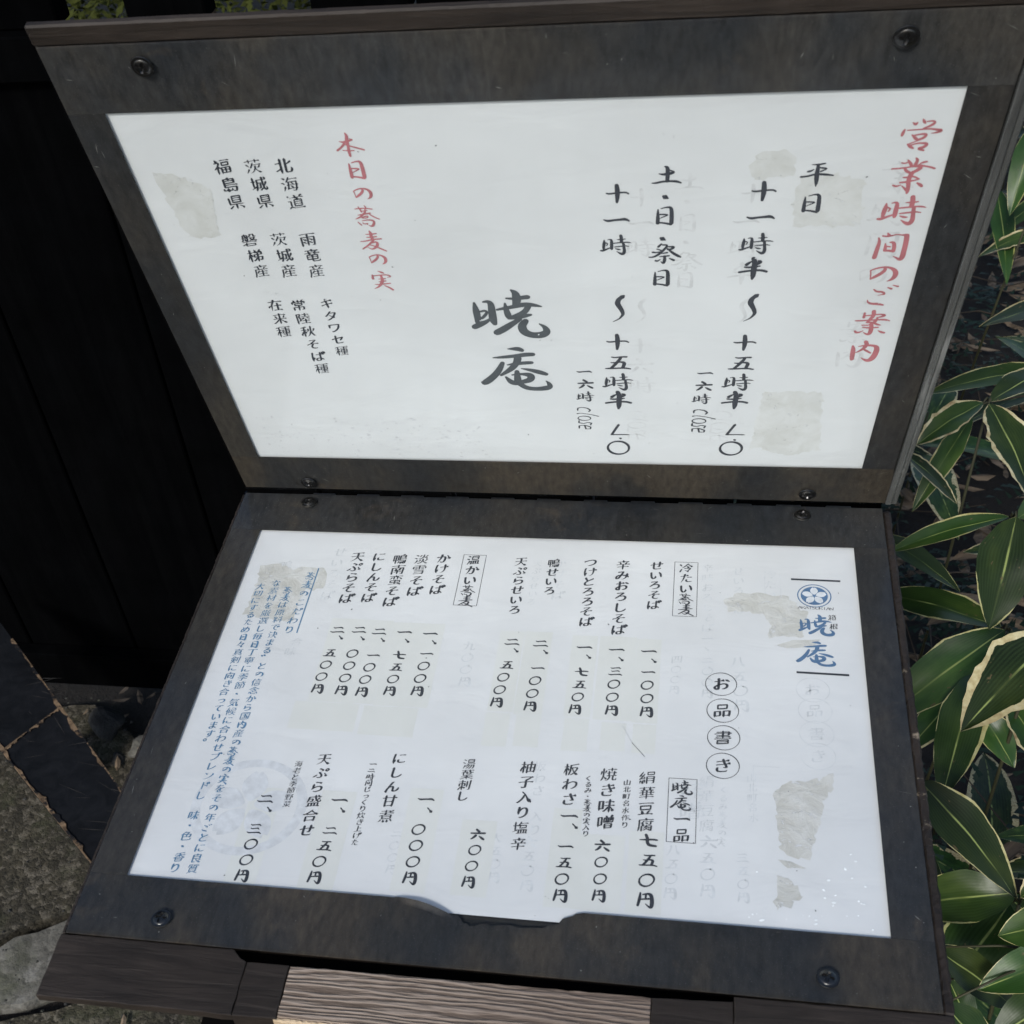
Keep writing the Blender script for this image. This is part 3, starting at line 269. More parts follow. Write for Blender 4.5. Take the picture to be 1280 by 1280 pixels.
OFFS = {('営業時間のご案内', 0): (-1.0, -3.0), ('営業時間のご案内', 1): (0.0, -13.0), ('営業時間のご案内', 2): (0.5, -14.0), ('営業時間のご案内', 3): (-3.5, -24.5), ('営業時間のご案内', 4): (-5.5, -14.5), ('営業時間のご案内', 5): (7.0, 12.5), ('営業時間のご案内', 6): (0.0, 12.5), ('営業時間のご案内', 7): (-1.0, 4.0), ('十五時半', 0): (-0.5, 3.0), ('十五時半', 1): (-0.5, 0.0), ('十一時半', 1): (1.5, 3.5), ('十一時半', 3): (3.5, -2.5), ('土・日・祭日', 0): (0.0, 2.0), ('土・日・祭日', 2): (0.5, 12.5), ('土・日・祭日', 4): (6.5, 22.5), ('平日', 0): (1.0, -1.5), ('本日の蕎麦の実', 0): (-5.0, 1.5), ('本日の蕎麦の実', 6): (-2.0, -4.5), ('本日の蕎麦の実', 4): (-5.5, -13.0), ('本日の蕎麦の実', 3): (-4.0, 1.5), ('七五〇円', 0): (-1.0, 3.5), ('七五〇円', 3): (-3.0, 1.5), ('一六時', 1): (3.0, 1.5)}
def soften(pts):
    for _ in range(2):
        q = [pts[0]]
        for a, b in zip(pts, pts[1:]):
            q.append(tuple(a[i] * .75 + b[i] * .25 for i in range(3))); q.append(tuple(a[i] * .25 + b[i] * .75 for i in range(3)))
        q.append(pts[-1]); pts = q
    return pts
def ell(cx, cy, rx, ry, n=28, a0=-1.2): return [(cx + rx * math.cos(a0 + 2 * math.pi * k / n), cy + ry * math.sin(a0 + 2 * math.pi * k / n)) for k in range(n + 1)]
GL['〇'] = [ell(50, 50, 33, 32)]; GL['◯'] = [ell(50, 50, 43, 43, 48)]; GL['O'] = [ell(50, 50, 42, 42)]
GL['・'] = [[(42, 44), (56, 54)]]; GL['、'] = [[(34, 34), (62, 64)]]; GL['。'] = [ell(25, 25, 12, 12, 14)]; GL['.'] = [[(46, 46), (56, 54)]]
GL['〜'] = [[(64, 8), (50, 20), (46, 34), (56, 56), (60, 70), (52, 86), (38, 96)]]
GL['L'] = [[(52, 5), (36, 40), (20, 78), (50, 76), (98, 76)]]
GL['〟'] = [[(12, 10), (22, 22)], [(32, 6), (42, 18)]]
lat = {'c': [[(78, 30), (60, 20), (36, 34), (26, 62), (36, 84), (66, 84)]], 'l': [[(78, -22), (60, 20), (44, 70), (50, 88)]],
       'o': [ell(50, 54, 26, 32)], 's': [[(78, 26), (54, 20), (46, 40), (62, 60), (52, 84), (22, 82)]],
       'e': [[(28, 54), (74, 48), (72, 26), (50, 22), (28, 54), (36, 82), (70, 82)]]}
for k, v in lat.items(): GL[k] = [[(100 - y, x) for x, y in s] for s in v]     # turned to read downwards
for k, v in {'A': [[(10, 90), (50, 10), (90, 90)], [(25, 62), (75, 62)]], 'K': [[(20, 8), (20, 92)], [(85, 8), (22, 55)], [(40, 45), (88, 92)]],
             'T': [[(8, 12), (92, 12)], [(50, 12), (50, 92)]], 'S': [[(85, 20), (50, 8), (18, 28), (80, 68), (50, 92), (14, 78)]],
             'U': [[(16, 8), (18, 75), (50, 92), (82, 75), (84, 8)]], 'I': [[(50, 8), (50, 92)]], 'N': [[(16, 92), (16, 8), (84, 92), (84, 8)]]}.items():
    GL[k] = v
def brush(st, wt, coarse):
    P = [(float(a), float(b)) for a, b in st]; n = len(P)
    closed = n > 3 and math.dist(P[0], P[-1]) < 2
    Q = [P[0]]
    for i in range(1, n - 1):
        a, b, c = P[i - 1], P[i], P[i + 1]
        u = (b[0] - a[0], b[1] - a[1]); v = (c[0] - b[0], c[1] - b[1]); lu = math.hypot(*u) or 1; lv = math.hypot(*v) or 1
        co = (u[0] * v[0] + u[1] * v[1]) / (lu * lv); k = .28 if co > .35 else .08
        du = min(lu * k, 12); dv = min(lv * k, 12)
        Q.append((b[0] - u[0] / lu * du, b[1] - u[1] / lu * du))
        if co > .35: Q.append((b[0] + .25 * (v[0] / lv * dv - u[0] / lu * du), b[1] + .25 * (v[1] / lv * dv - u[1] / lu * du)))
        else: Q.append(b)
        Q.append((b[0] + v[0] / lv * dv, b[1] + v[1] / lv * dv))
    Q.append(P[-1]); D = []
    for a, b in zip(Q, Q[1:]):
        m = max(1, int(math.dist(a, b) / coarse))
        for k in range(m): D.append((a[0] + (b[0] - a[0]) * k / m, a[1] + (b[1] - a[1]) * k / m))
    D.append(Q[-1]); S = [0]
    for a, b in zip(D, D[1:]): S.append(S[-1] + math.dist(a, b))
    L = S[-1] or 1; dx, dy = P[-1][0] - P[0][0], P[-1][1] - P[0][1]; straight = math.hypot(dx, dy) / L
    hor = straight > .93 and abs(dx) > abs(dy) * 2
    left = dy > 0 and dx < -abs(dy) * .22 and straight > .85
    right = dy > 0 and dx > abs(dy) * .35 and straight > .88 and not hor and L > 22
    dot = L < 17 and not hor; out = []; m = len(D)
    for i, (x, y) in enumerate(D):
        a = D[max(0, i - 1)]; b = D[min(m - 1, i + 1)]; tx, ty = b[0] - a[0], b[1] - a[1]; l = math.hypot(tx, ty) or 1; tx /= l; ty /= l
        w_ = 1.75 + 1.75 * abs(ty) + .8 * (tx * ty); s = S[i]; e = L - s
        if closed: w_ = 2.5 + 1.1 * (tx * ty)
        else:
            w_ *= .62 + .38 * min(1, s / 4) + .22 * math.exp(-((s - 4) / 3) ** 2)
            if hor:
                w_ *= .86 + .85 * math.exp(-((e - 4) / 4.5) ** 2) - .18 * math.exp(-((s - L * .5) / (L * .3)) ** 2)
                y -= math.sin(math.pi * s / L) * L * .03
                if e < 3: w_ *= .6
            elif dot: w_ *= .6 + .95 * s / L
            elif left: w_ *= 1.18 * (1 - .82 * (s / L) ** 1.5); x += math.sin(math.pi * s / L) * L * .03
            elif right:
                f = s / L; w_ *= .62 + 1.1 * math.exp(-((f - .8) / .17) ** 2)
                if f > .86: w_ *= max(.2, 1 - (f - .86) / .14 * .8)
            else: w_ *= 1 - .6 * math.exp(-(e / 5) ** 2)
        out.append((x, y, w_ * wt))
    return out
def ribbon(pts, z, V, F):
    """pts (x,y,halfwidth) in metres -> flat ribbon with rounded ends"""
    n = len(pts); b0 = len(V)
    if n < 2: return
    def tan(i):
        a = pts[max(0, i - 1)]; b = pts[min(n - 1, i + 1)]; d = (b[0] - a[0], b[1] - a[1]); l = math.hypot(*d) or 1; return d[0] / l, d[1] / l
    for i, (x, y, hw) in enumerate(pts):
        t = tan(i); V.append((x - t[1] * hw, y + t[0] * hw, z)); V.append((x + t[1] * hw, y - t[0] * hw, z))
    for i in range(n - 1): F.append((b0 + 2 * i, b0 + 2 * i + 1, b0 + 2 * i + 3, b0 + 2 * i + 2))
    for i, s in ((0, -1), (n - 1, 1)):
        x, y, hw = pts[i]; t = tan(i); k0 = len(V)
        for q in (.25, .5, .75):
            a = math.pi * q; V.append((x - t[1] * hw * math.cos(a) + s * t[0] * hw * math.sin(a), y + t[0] * hw * math.cos(a) + s * t[1] * hw * math.sin(a), z))
        ring = [b0 + 2 * i, k0, k0 + 1, k0 + 2, b0 + 2 * i + 1]
        F.append(tuple(ring if s < 0 else ring[::-1]))
def glyph(ch, cx, cy, size, z, V, F, style):
    if ch in BIG and style in 'XcB':
        k = size / 40. if style != 'X' else 1.
        for si, s in enumerate(BIG[ch]):
            pts = [(cx + a * .1 * k, cy + b * .1 * k, c * .1 * k) for a, b, c in s]
            for _ in range(2):
                q = [pts[0]]
                for a, b in zip(pts, pts[1:]):
                    q.append(tuple(a[i] * .75 + b[i] * .25 for i in range(3))); q.append(tuple(a[i] * .25 + b[i] * .75 for i in range(3)))
                q.append(pts[-1]); pts = q
            ribbon([(a * MM, b * MM, c * MM) for a, b, c in pts], z + si * 2e-6, V, F)
        return
    if ch in TRC:
        for si, s in enumerate(TRC[ch]):
            k = (1.12 if size > 14 else 1.22 if size > 9.6 else 1.3) * (.85 if style == 'g' else 1.) * (1.18 if ch in '円七五六十一半' else 1.)
            ribbon([((cx + a * size / 100) * MM, (cy + b * size / 100) * MM, c * k * size / 100 * MM) for a, b, c in soften(s)], z + si * 2e-6, V, F)
        return
    ss = GL.get(ch)
    if not ss: return
    n = len(ss)
    wt = 1.62 if n <= 3 else 1.42 if n <= 6 else 1.24 if n <= 9 else 1.04 if n <= 13 else .88
    if ch == '◯': wt = .42
    elif ch == '〇': wt = 1.6
    elif ch in 'OL〜': wt = 1.9
    elif ch in lat: wt = 1.9
    elif ch == '・': wt = 2.6
    elif ch == '、': wt = 1.5
    elif ch == '.': wt = 2.
    if style == 'g': wt *= .9
    if size < 7: wt *= 1.05
    elif style == 'k' and 9 < size < 13.5: wt *= 1.13
    sl = 0 if ch in '◯OL〜、。close' else .155
    for si, s in enumerate(ss):
        pts = []
        for x, y, w_ in brush(s, wt, 2.6 if size > 14 else 4.5 if size > 7 else 7):
            y -= (x - 50) * sl; x = 50 + (x - 50) * (1.05 - .0011 * y if sl else 1) + (50 - y) * (sl * .3)
            if ch in lat: x = 50 + (x - 50) * 1.5; w_ *= .85
            pts.append(((cx + (x - 50) * size / 100) * MM, (cy - (y - 50) * size / 100) * MM, w_ * size / 100 * MM))
        ribbon(pts, z + si * 2e-6, V, F)
LAYOUT = '''Ur|営業時間のご案内|406.7|310.8|404.5|156.8|22.4
Uk|平日|360.9|287.8|360.8|269.5|16.2
Uk|十一時半|336.1|277.8|334.5|224.6|17.4
Uk|〜|335.7|194.2|335.7|194.2|24.0
Uk|十五時半|335.4|164.1|333.6|111.6|18.4
Uk|L|334.8|80.7|334.8|80.7|15.0
Uk|.|335.7|71.4|335.7|71.4|9.0
Uk|O|334.5|61.8|334.5|61.8|17.0
Uk|一六時|313.4|137.3|312.7|112.8|11.6
Uk|close|312.8|100.0|312.2|81.0|9.1
Uk|土・日・祭日|286.5|289.3|285.6|217.8|16.4
Uk|十一時|261.7|278.0|260.4|242.6|16.8
Uk|〜|260.7|193.8|260.7|193.8|24.0
Uk|十五時半|260.4|164.5|260.3|110.4|18.9
Uk|L|259.7|78.9|259.7|78.9|15.0
Uk|.|260.7|71.1|260.7|71.1|9.0
Uk|O|259.8|60.5|259.8|60.5|17.0
Uk|一六時|239.2|138.0|239.4|114.0|11.4
Uk|close|237.9|101.0|238.3|82.6|8.7
Ur|本日の蕎麦の実|125.1|313.0|124.4|217.9|15.5
Uk|北海道|85.7|300.8|86.2|276.5|11.9
Uk|茨城県|68.4|300.8|69.1|277.4|11.4
Uk|福島県|51.5|301.2|52.4|277.2|11.8
Uk|雨竜産|86.4|249.4|85.9|225.3|11.8
Uk|茨城産|69.4|249.6|69.4|225.5|11.8
Uk|磐梯産|51.7|249.3|52.2|225.6|11.6
Uk|キタワセ種|86.0|198.4|86.4|156.4|10.3
Uk|常陸秋そば種|68.1|197.1|69.3|139.4|11.3
Uk|在来種|53.4|197.1|52.4|173.9|11.4
Ug|十一時|274.1|275.1|273.4|240.7|16.3
Ug|土・日・祭日|297.9|285.4|298.9|215.8|16.0
Ug|〜|273.7|191.8|273.7|191.8|22.0
Ug|十六時|273.8|161.7|275.0|125.5|18.1
Ug|close|272.6|96.8|272.6|73.2|12.4
Ug|十一|331.0|276.4|328.5|257.8|16.9
Ug|時半|329.4|239.9|329.2|220.4|17.5
Ug|close|326.5|97.9|326.5|72.8|13.2
Ug|〜|331.0|191.0|331.0|191.0|22.0
Ug|業時間のご案内|402.3|285.3|396.1|151.8|22.3
Lk|お|333.3|-172.8|333.3|-172.8|13.0
Lk|品|334.0|-194.5|334.0|-194.5|13.0
Lk|書|334.6|-216.0|334.6|-216.0|13.0
Lk|き|334.7|-237.4|334.7|-237.4|13.0
Lk|◯|333.3|-172.8|333.3|-172.8|22.0
Lk|◯|334.0|-194.5|334.0|-194.5|22.0
Lk|◯|334.6|-216.0|334.6|-216.0|22.0
Lk|◯|334.7|-237.4|334.7|-237.4|22.0
Lg|◯|387.9|-173.7|387.9|-173.7|23.0
Lg|◯|388.6|-190.6|388.6|-190.6|23.0
Lg|◯|388.8|-208.8|388.8|-208.8|23.0
Lg|◯|389.0|-225.9|389.0|-225.9|23.0
Lg|お|387.9|-173.7|387.9|-173.7|12.0
Lg|品|388.6|-190.6|388.6|-190.6|12.0
Lg|書|388.8|-208.8|388.8|-208.8|12.0
Lg|き|389.0|-225.9|389.0|-225.9|12.0
Lk|冷たい蕎麦|309.2|-67.7|309.7|-108.2|11.1
Lk|せいろそば|289.3|-66.3|288.8|-104.8|10.8
Lk|辛みおろしそば|266.5|-66.7|267.1|-129.3|11.7
Lk|つけとろろそば|244.0|-65.3|245.3|-123.2|11.1
Lk|鴨せいろ|218.7|-67.4|218.7|-94.8|10.2
Lk|天ぷらせいろ|195.8|-66.9|197.0|-114.6|10.7
Lk|温かい蕎麦|162.5|-66.9|162.9|-108.1|11.3
Lk|かけそば|140.7|-66.3|140.8|-98.2|11.7
Lk|淡雪そば|125.5|-67.8|125.5|-100.6|12.0
Lk|鴨南蛮そば|110.0|-68.6|110.7|-111.8|12.1
Lk|にしんそば|94.6|-66.8|94.8|-108.7|11.5
Lk|天ぷらそば|78.9|-67.6|79.3|-110.3|12.0
Lk|一|287.6|-147.5|287.6|-147.5|12.0
Lk|、|291.5|-155.8|291.5|-155.8|11.0
Lk|一〇〇円|287.9|-165.7|288.5|-199.1|10.7
Lk|一|267.2|-147.4|267.2|-147.4|12.0
Lk|、|270.8|-155.7|270.8|-155.7|11.0
Lk|三〇〇円|267.4|-166.4|267.1|-199.4|10.6
Lk|一|246.6|-146.6|246.6|-146.6|12.0
Lk|、|249.9|-154.9|249.9|-154.9|11.0
Lk|七五〇円|246.4|-168.5|245.0|-200.3|10.2
Lk|二|217.9|-144.8|217.9|-144.8|12.0
Lk|、|221.8|-152.5|221.8|-152.5|11.0
Lk|一〇〇円|218.2|-166.9|216.7|-199.7|10.5
Lk|二|199.0|-144.5|199.0|-144.5|12.0
Lk|、|202.5|-152.3|202.5|-152.3|11.0
Lk|五〇〇円|197.9|-165.4|195.3|-197.9|10.4
Lk|一|143.9|-140.5|143.9|-140.5|12.0
Lk|、|147.9|-148.4|147.9|-148.4|11.0
Lk|一〇〇円|144.3|-158.9|143.6|-192.0|10.6
Lk|一|125.9|-140.1|125.9|-140.1|12.0
Lk|、|129.5|-148.1|129.5|-148.1|11.0
Lk|七五〇円|126.5|-161.5|126.1|-193.3|10.2
Lk|二|109.0|-140.4|109.0|-140.4|12.0
Lk|、|112.7|-148.4|112.7|-148.4|11.0
Lk|一〇〇円|109.0|-162.6|107.6|-195.2|10.5
Lk|二|95.0|-139.7|95.0|-139.7|12.0
Lk|、|98.9|-147.8|98.9|-147.8|11.0
Lk|〇〇〇円|94.8|-162.0|94.3|-194.8|10.5
Lk|二|80.2|-140.6|80.2|-140.6|12.0
Lk|、|84.1|-147.9|84.1|-147.9|11.0
Lk|五〇〇円|79.5|-162.3|78.2|-194.5|10.3
Lk|暁庵一品|311.7|-255.2|312.2|-289.1|11.1
Lk|絹華豆腐|291.3|-249.8|292.0|-283.7|11.3
Lk|七五〇円|294.3|-294.5|294.4|-333.8|12.1
Lk|山北町名水作り|280.0|-254.3|280.4|-284.7|5.3
Lk|焼き味噌|269.0|-249.2|269.5|-283.9|11.8
Lk|六〇〇円|268.8|-300.0|269.0|-333.2|9.9
Lk|くるみ・蕎麦の実入り|257.5|-253.1|258.8|-292.7|5.1
Lk|板わさ|246.7|-247.4|247.2|-269.3|10.9
Lk|一|248.3|-281.2|248.3|-281.2|12.0
Lk|、|252.6|-288.2|252.6|-288.2|11.0
Lk|一五〇円|248.4|-302.4|248.3|-335.1|10.5
Lk|柚子入り塩辛|221.0|-247.7|221.7|-303.1|10.9
Lk|湯葉刺し|185.3|-248.0|185.0|-272.1|9.2
Lk|六〇〇円|197.7|-298.6|196.9|-331.1|9.8
Lk|にしん甘煮|142.3|-247.1|142.1|-290.3|10.8
Lk|一|163.6|-276.3|163.6|-276.3|12.0
Lk|、|167.3|-284.1|167.3|-284.1|11.0
Lk|〇〇〇円|163.1|-298.2|163.4|-331.6|10.7
Lk|一二時間じっくり炊き上げた|126.9|-252.7|127.6|-310.4|5.5
Lk|天ぷら盛合せ|96.0|-251.4|97.5|-304.5|10.6
Lk|海老と季節野菜|80.9|-256.3|80.9|-286.8|5.7
Lk|一|112.1|-281.2|112.1|-281.2|12.0
Lk|、|115.7|-288.5|115.7|-288.5|11.0
Lk|二五〇円|111.2|-303.3|109.2|-336.1|10.5
Lk|二|67.2|-283.8|67.2|-283.8|12.0
Lk|、|71.3|-291.7|71.3|-291.7|11.0
Lk|三〇〇円|66.2|-306.1|67.0|-338.9|10.5
Lb|蕎麦のこだわり|49.1|-89.2|46.6|-142.7|8.7
Lb|　蕎麦は原料で決まる〟との信念から国内産の蕎麦の実をその年ごとに良質|35.9|-97.3|37.0|-336.8|7.8
Lb|な素材を厳選し毎日丁寧に季節・気候に合わせブレンドし　味・色・香り|26.0|-97.9|26.4|-337.2|8.1
Lb|大切にするため日々真剣に向き合っています。|15.3|-101.7|18.0|-244.0|7.7
Lg|辛味おろしそば一、二〇〇円|323.6|-67.0|324.7|-181.4|9.5
Lg|せいろそば|343.7|-69.2|344.1|-106.2|9.3
Lg|八五〇円|343.5|-153.1|345.4|-189.8|12.3
Lg|かけそば|223.2|-67.2|224.5|-99.2|10.7
Lg|冷たい|364.6|-71.3|364.7|-91.4|10.1
Lg|四〇〇円|305.4|-153.4|304.7|-179.5|8.7
Lg|絹華豆腐|325.7|-250.0|326.2|-281.2|10.4
Lg|くるみ蕎麦の実|335.3|-255.0|334.2|-291.5|6.1
Lg|三五〇円|345.4|-301.2|346.1|-326.9|8.6
Lg|六五〇円|327.2|-292.1|326.8|-324.6|10.9
Lg|八五〇円|308.1|-299.2|307.3|-328.0|9.6
Lg|天ぷらせいろ|207.7|-67.9|207.4|-106.3|7.7
Lg|九〇〇円|171.1|-149.9|172.6|-181.8|10.6
Lg|山北町名水|351.1|-245.0|351.7|-273.5|7.1
Lg|味噌|317.2|-256.5|317.1|-272.0|15.5
Lg|二〇〇円|150.6|-302.2|151.9|-326.8|8.2
Lg|大五〇円|208.5|-299.9|210.6|-326.7|9.0
Lg|六五〇円|227.9|-300.9|229.3|-330.2|9.8
Lg|せいろそば|65.0|-63.1|65.0|-107.9|11.2
Lg|合味|54.3|-153.5|52.1|-162.6|9.3
Lg|板わさび入り|228.0|-245.9|229.7|-292.4|9.3
Lg|鴨南蛮|27.3|-79.5|31.7|-104.1|12.5
Lk|AKATSUKIAN|382.8|-101.7|402.8|-102.1|3.0
Lc|暁|392.7|-117.4|392.7|-117.4|19.0
Lc|庵|392.1|-143.0|392.1|-143.0|21.0
Lk|箱根|402.9|-110.2|403.5|-118.2|6.4
UX|暁|197.3|189.3|197.3|189.3|10
UX|庵|198.0|139.9|198.0|139.9|10'''
# ------------------------------------------------------------------ menu stand
ZG = -.85
stand = empty('menu_stand', (.21, -.2, ZG), label='dark wooden folding menu stand with mottled steel-look frames and black screws', cat='menu stand')
def on_stand(o, rot=0.):
    o.parent = stand; o.location = Vector(o.location) - stand.location
    if rot: o.rotation_euler.x = rot
    return o
def SB(name, x0, x1, y0, y1, z0, z1, mat, bev=.0006, rot=0., **kw):
    kk = {k: kw.pop(k) for k in ('rough', 'cuts') if k in kw}
    return on_stand(from_bm(name, box_bm(x0 * MM, x1 * MM, y0 * MM, y1 * MM, z0 * MM, z1 * MM, bev, **kk), mat, **kw), rot)
# lower board
SB('lower_board', -24, 446, -380, -2, -17, -2.4, EDGEWOOD, .001)
SB('slot_shade_fill', 60, 350, -395, -380.3, -19, -12.5, BODY, .0002)  # black box added so the slot above the bar reads as shade
def ragged(poly, jit, step):
    out = []
    for (a, b), (c, d) in zip(poly, poly[1:] + poly[:1]):
        m_ = max(1, int(math.hypot(c - a, d - b) / step))
        for k in range(m_): t = k / m_; out.append((a + (c - a) * t + random.gauss(0, jit), b + (d - b) * t + random.gauss(0, jit)))
    return out
def block(nm, poly, z0, z1, mat, bev=.0007, **kw):
    o = prism(nm, [(x * MM, y * MM) for x, y in ragged(poly, .13, 5)], z0 * MM, z1 * MM, mat, **kw)
    bm = bmesh.new(); bm.from_mesh(o.data); es = [e for e in bm.edges if all(v.co.z > z1 * MM - 1e-6 for v in e.verts)]
    bmesh.ops.bevel(bm, geom=es, offset=bev, segments=2, profile=.6, affect='EDGES'); bm.to_mesh(o.data); bm.free()
    return on_stand(o)
block('border_strip', [(-25, -424), (-25, -386.1), (76, -386.1), (81, -391), (84.8, -392.4), (84.8, -424)], -6, -.4, EDGEWOOD)
block('border_strip', [(341, -424), (341, -386.6), (446.5, -386.1), (446.5, -424)], -6, -.4, EDGEWOOD)
block('bar_end', [(85, -424), (85, -392.4), (108.8, -392.2), (108.8, -423)], -12, -1.2, EDGEWOOD, label='dark end of the bottom rail at the left of the bleached bar')
block('bar_end', [(300.2, -423), (300.2, -390.9), (340.7, -389.0), (340.7, -424)], -12, -1.2, EDGEWOOD, label='dark end of the bottom rail at the right of the bleached bar')
block('recessed_bar', [(109, -421.6), (109, -392.2), (200, -391.5), (299.9, -390.8), (299.9, -421.6)], -12, -1.4, BARWOOD, label='sun-bleached ridged wooden bar')
SB('bar_edge', 107, 296, -423.8, -421.7, -12, -2.6, RAWWOOD, .0006, rough=.0003, cuts=60, label='pale raw worn lower edge of the bar')
SB('side_strip', 441.8, 447.2, -386, -3, -16.8, -.4, RUBWOOD, .0012, rough=.0004, cuts=60)
SB('side_strip', -24.8, -22.6, -386, -3, -16.8, -.4, EDGEWOOD, .0006, rough=.0003, cuts=60)
SB('support_rail', 62, 345, -428, -386, -60, -21, BODY, .001)
# upper board (turned by PHI about the hinge)
SB('upper_board', -23, 443, 3, 384, -9, -2.4, EDGEWOOD, .001, PHI)
SB('top_strip', -22.3, 452, 376.9, 388, -4.2, .2, EDGEWOOD, .0010, PHI, rough=.00012, cuts=24)
SB('acrylic_edge', 442.2, 446.2, 7, 376, -3, 3.0, ACEDGE, .0005, PHI, label='streaked edge of the clear sheet, grey sky reflection painted in')
SB('acrylic_edge', 446.6, 450.2, 5, 376, -6, 1.0, ACEDGE, .0005, PHI, label='outer clear strip, streaked, with grey sky reflection painted in')
# frame strips printed like steel: lower board
def strip(nm, poly, mat, rot=0., z0=-.5, z1=0., **kw):
    o = prism(nm, [(x * MM, y * MM) for x, y in poly], z0 * MM, z1 * MM, mat, **kw); return on_stand(o, rot)
LX0, LX1, LYT, LYB = 0., 420., -43.2, -345.5
strip('frame_strip', [(-22.4, LYT), (-22.4, -1.5), (441.4, -1.5), (441.4, LYT)], FILM[3])
random.seed(5)
notch = [(161, -345.5), (165, -345.9), (168.5, -346.9), (172, -348.6), (175, -351), (178.5, -353.6), (184, -354.2), (190, -354.4), (194, -353.4), (196.4, -355.2), (198, -358.4), (200, -358.0), (201.5, -359.6), (205, -359.2), (207, -357.6), (211, -357.0), (214, -358.6), (217, -357.4), (223, -356.8), (229, -358.0), (236, -357.2), (241, -356.9), (244.5, -354.6), (249, -353.6), (251, -350.2), (256, -348.0), (258, -346.4), (262, -345.5)]
strip('frame_strip', [(-22.4, -385.6)] + [(-22.4, LYB)] + notch + [(441.4, LYB), (441.4, -385.6)], FILM[2], label='lower frame strip with a torn notch in its upper edge')
strip('frame_strip', [(-22.4, LYB - -.15), (-22.4, LYT - .15), (LX0, LYT - .15), (LX0, LYB + .15)], FILM[1])
strip('frame_strip', [(LX1, LYB + .15), (LX1, LYT - .15), (441.4, LYT - .15), (441.4, LYB + .15)], FILM[1])
# curled torn flap beside the notch
vs, fs = [], []
for i in range(13):
    for j in range(5):
        t = i / 12; x = 158 + 34 * t; y = -345.2 - 8.8 * t ** 1.4 - 3.6 * j / 4; vs.append((x * MM, y * MM, (.05 + 2.2 * math.sin(math.pi * t) * (1 - j / 4) ** 1.5) * MM))
for i in range(12):
    for j in range(4): a = i * 5 + j; fs.append((a, a + 1, a + 6, a + 5))
on_stand(mesh('torn_flap', vs, fs, FILM[2], smooth=True))
# dark layer seen in the notch below the paper
strip('backing_board', [(150, -362), (150, -340), (270, -340), (270, -362)], BARDARK, z0=-2.35, z1=-2.1)
# upper frame strips
UX0, UX1, UYB, UYT = -.7, 421.1, 44., 337.7
strip('frame_strip', [(-21, UYT), (-21, 376.6), (441.5, 376.6), (441.5, UYT)], FILM[0], PHI)
strip('frame_strip', [(-21, 6.2), (-21, UYB), (441.5, UYB), (444.5, 20), (447.5, 5.2)], FILM[2], PHI)
strip('frame_strip', [(-21, UYB + .15), (-21, UYT - .15), (UX0, UYT - .15), (UX0, UYB + .15)], FILM[1], PHI)
strip('frame_strip', [(UX1, UYB + .15), (UX1, UYT - .15), (441.5, UYT - .15), (441.5, UYB + .15)], FILM[1], PHI)
def frame_marks(rot, ys, seed, nm='scratch_marks'):
    rr = random.Random(seed); V, F = [], []
    for _ in range(46):
        side = rr.random()
        if side < .6: x, y = rr.uniform(-18, 436), rr.choice((rr.uniform(*ys[0]), rr.uniform(*ys[1])))
        else: x, y = rr.choice((rr.uniform(-19, -3), rr.uniform(424, 438))), rr.uniform(min(ys[0][0], ys[1][0]), max(ys[0][1], ys[1][1]))
        L = rr.choice((rr.uniform(.4, 1.2), rr.uniform(1.5, 9))); a = rr.uniform(0, 3.14); w_ = rr.uniform(.07, .28) if L > 1.3 else rr.uniform(.2, .5); dx, dy = math.cos(a), math.sin(a); k = len(V)
        for u, v in ((-L / 2, 0), (0, -w_), (L / 2, 0), (0, w_)): V.append(((x + u * dx - v * dy) * MM, (y + u * dy + v * dx) * MM, .06 * MM))
        F.append((k, k + 1, k + 2, k + 3))
    on_stand(mesh(nm, V, F, GRIME, kind='stuff'), rot)
GRIME = mat_plain('pale_scratch', (.17, .165, .155), .7)
frame_marks(0, ((-384, -347), (-41, -3)), 11); frame_marks(PHI, ((8, 42), (340, 374)), 12)
# clear covers
SB('clear_cover', -22, 441.2, -385, -2, .35, 2.0, ACRYLIC, 0)
SB('clear_cover', -20.6, 441.2, 7, 376, .35, 2.4, ACRYLIC, 0, PHI)
# screws: round head with washer rim and a cross recess
def screw_mesh():
    vs, fs = [], []; rings = [0, .5, 1.0, 1.5, 2.0, 2.6, 3.2, 3.7, 4.0, 4.15, 4.6, 5.1, 5.5, 5.7]; n = 40
    def h(r_, a):
        if r_ <= 4.15: z = 1.25 * math.sqrt(max(0, 1 - (r_ / 4.3) ** 2)) + .35
        elif r_ < 5.6: z = .55 - .05 * (r_ - 4.6) ** 2
        else: z = 0
        x, y = r_ * math.cos(a), r_ * math.sin(a)
        if r_ < 2.9 and (abs(x) < .62 or abs(y) < .62): z -= 1.1
        elif r_ < 1.25: z -= .8
        return z
    for i, r_ in enumerate(rings):
        for k in range(n):
            a = 2 * math.pi * k / n; vs.append((r_ * math.cos(a) * MM, r_ * math.sin(a) * MM, h(r_, a) * MM))
    for i in range(len(rings) - 1):
        for k in range(n): fs.append((i * n + k, (i + 1) * n + k, (i + 1) * n + (k + 1) % n, i * n + (k + 1) % n))
    return vs, fs
sv, sf = screw_mesh()
def put_screw(x, y, rot, z, first=[None]):
    if first[0] is None:
        o = mesh('screw', sv, sf, SCREW); first[0] = o
    else:
        o = first[0].copy(); COL.objects.link(o)
    zz = z * MM
    p = Vector((x * MM, y * MM * math.cos(rot) - zz * math.sin(rot), y * MM * math.sin(rot) + zz * math.cos(rot)))
    o.parent = stand; o.location = p - stand.location; o.rotation_euler = (rot, 0, 0)
    o.rotation_euler = (Matrix.Rotation(rot, 3, 'X') @ Matrix.Rotation(random.uniform(0, 1.5), 3, 'Z')).to_euler()
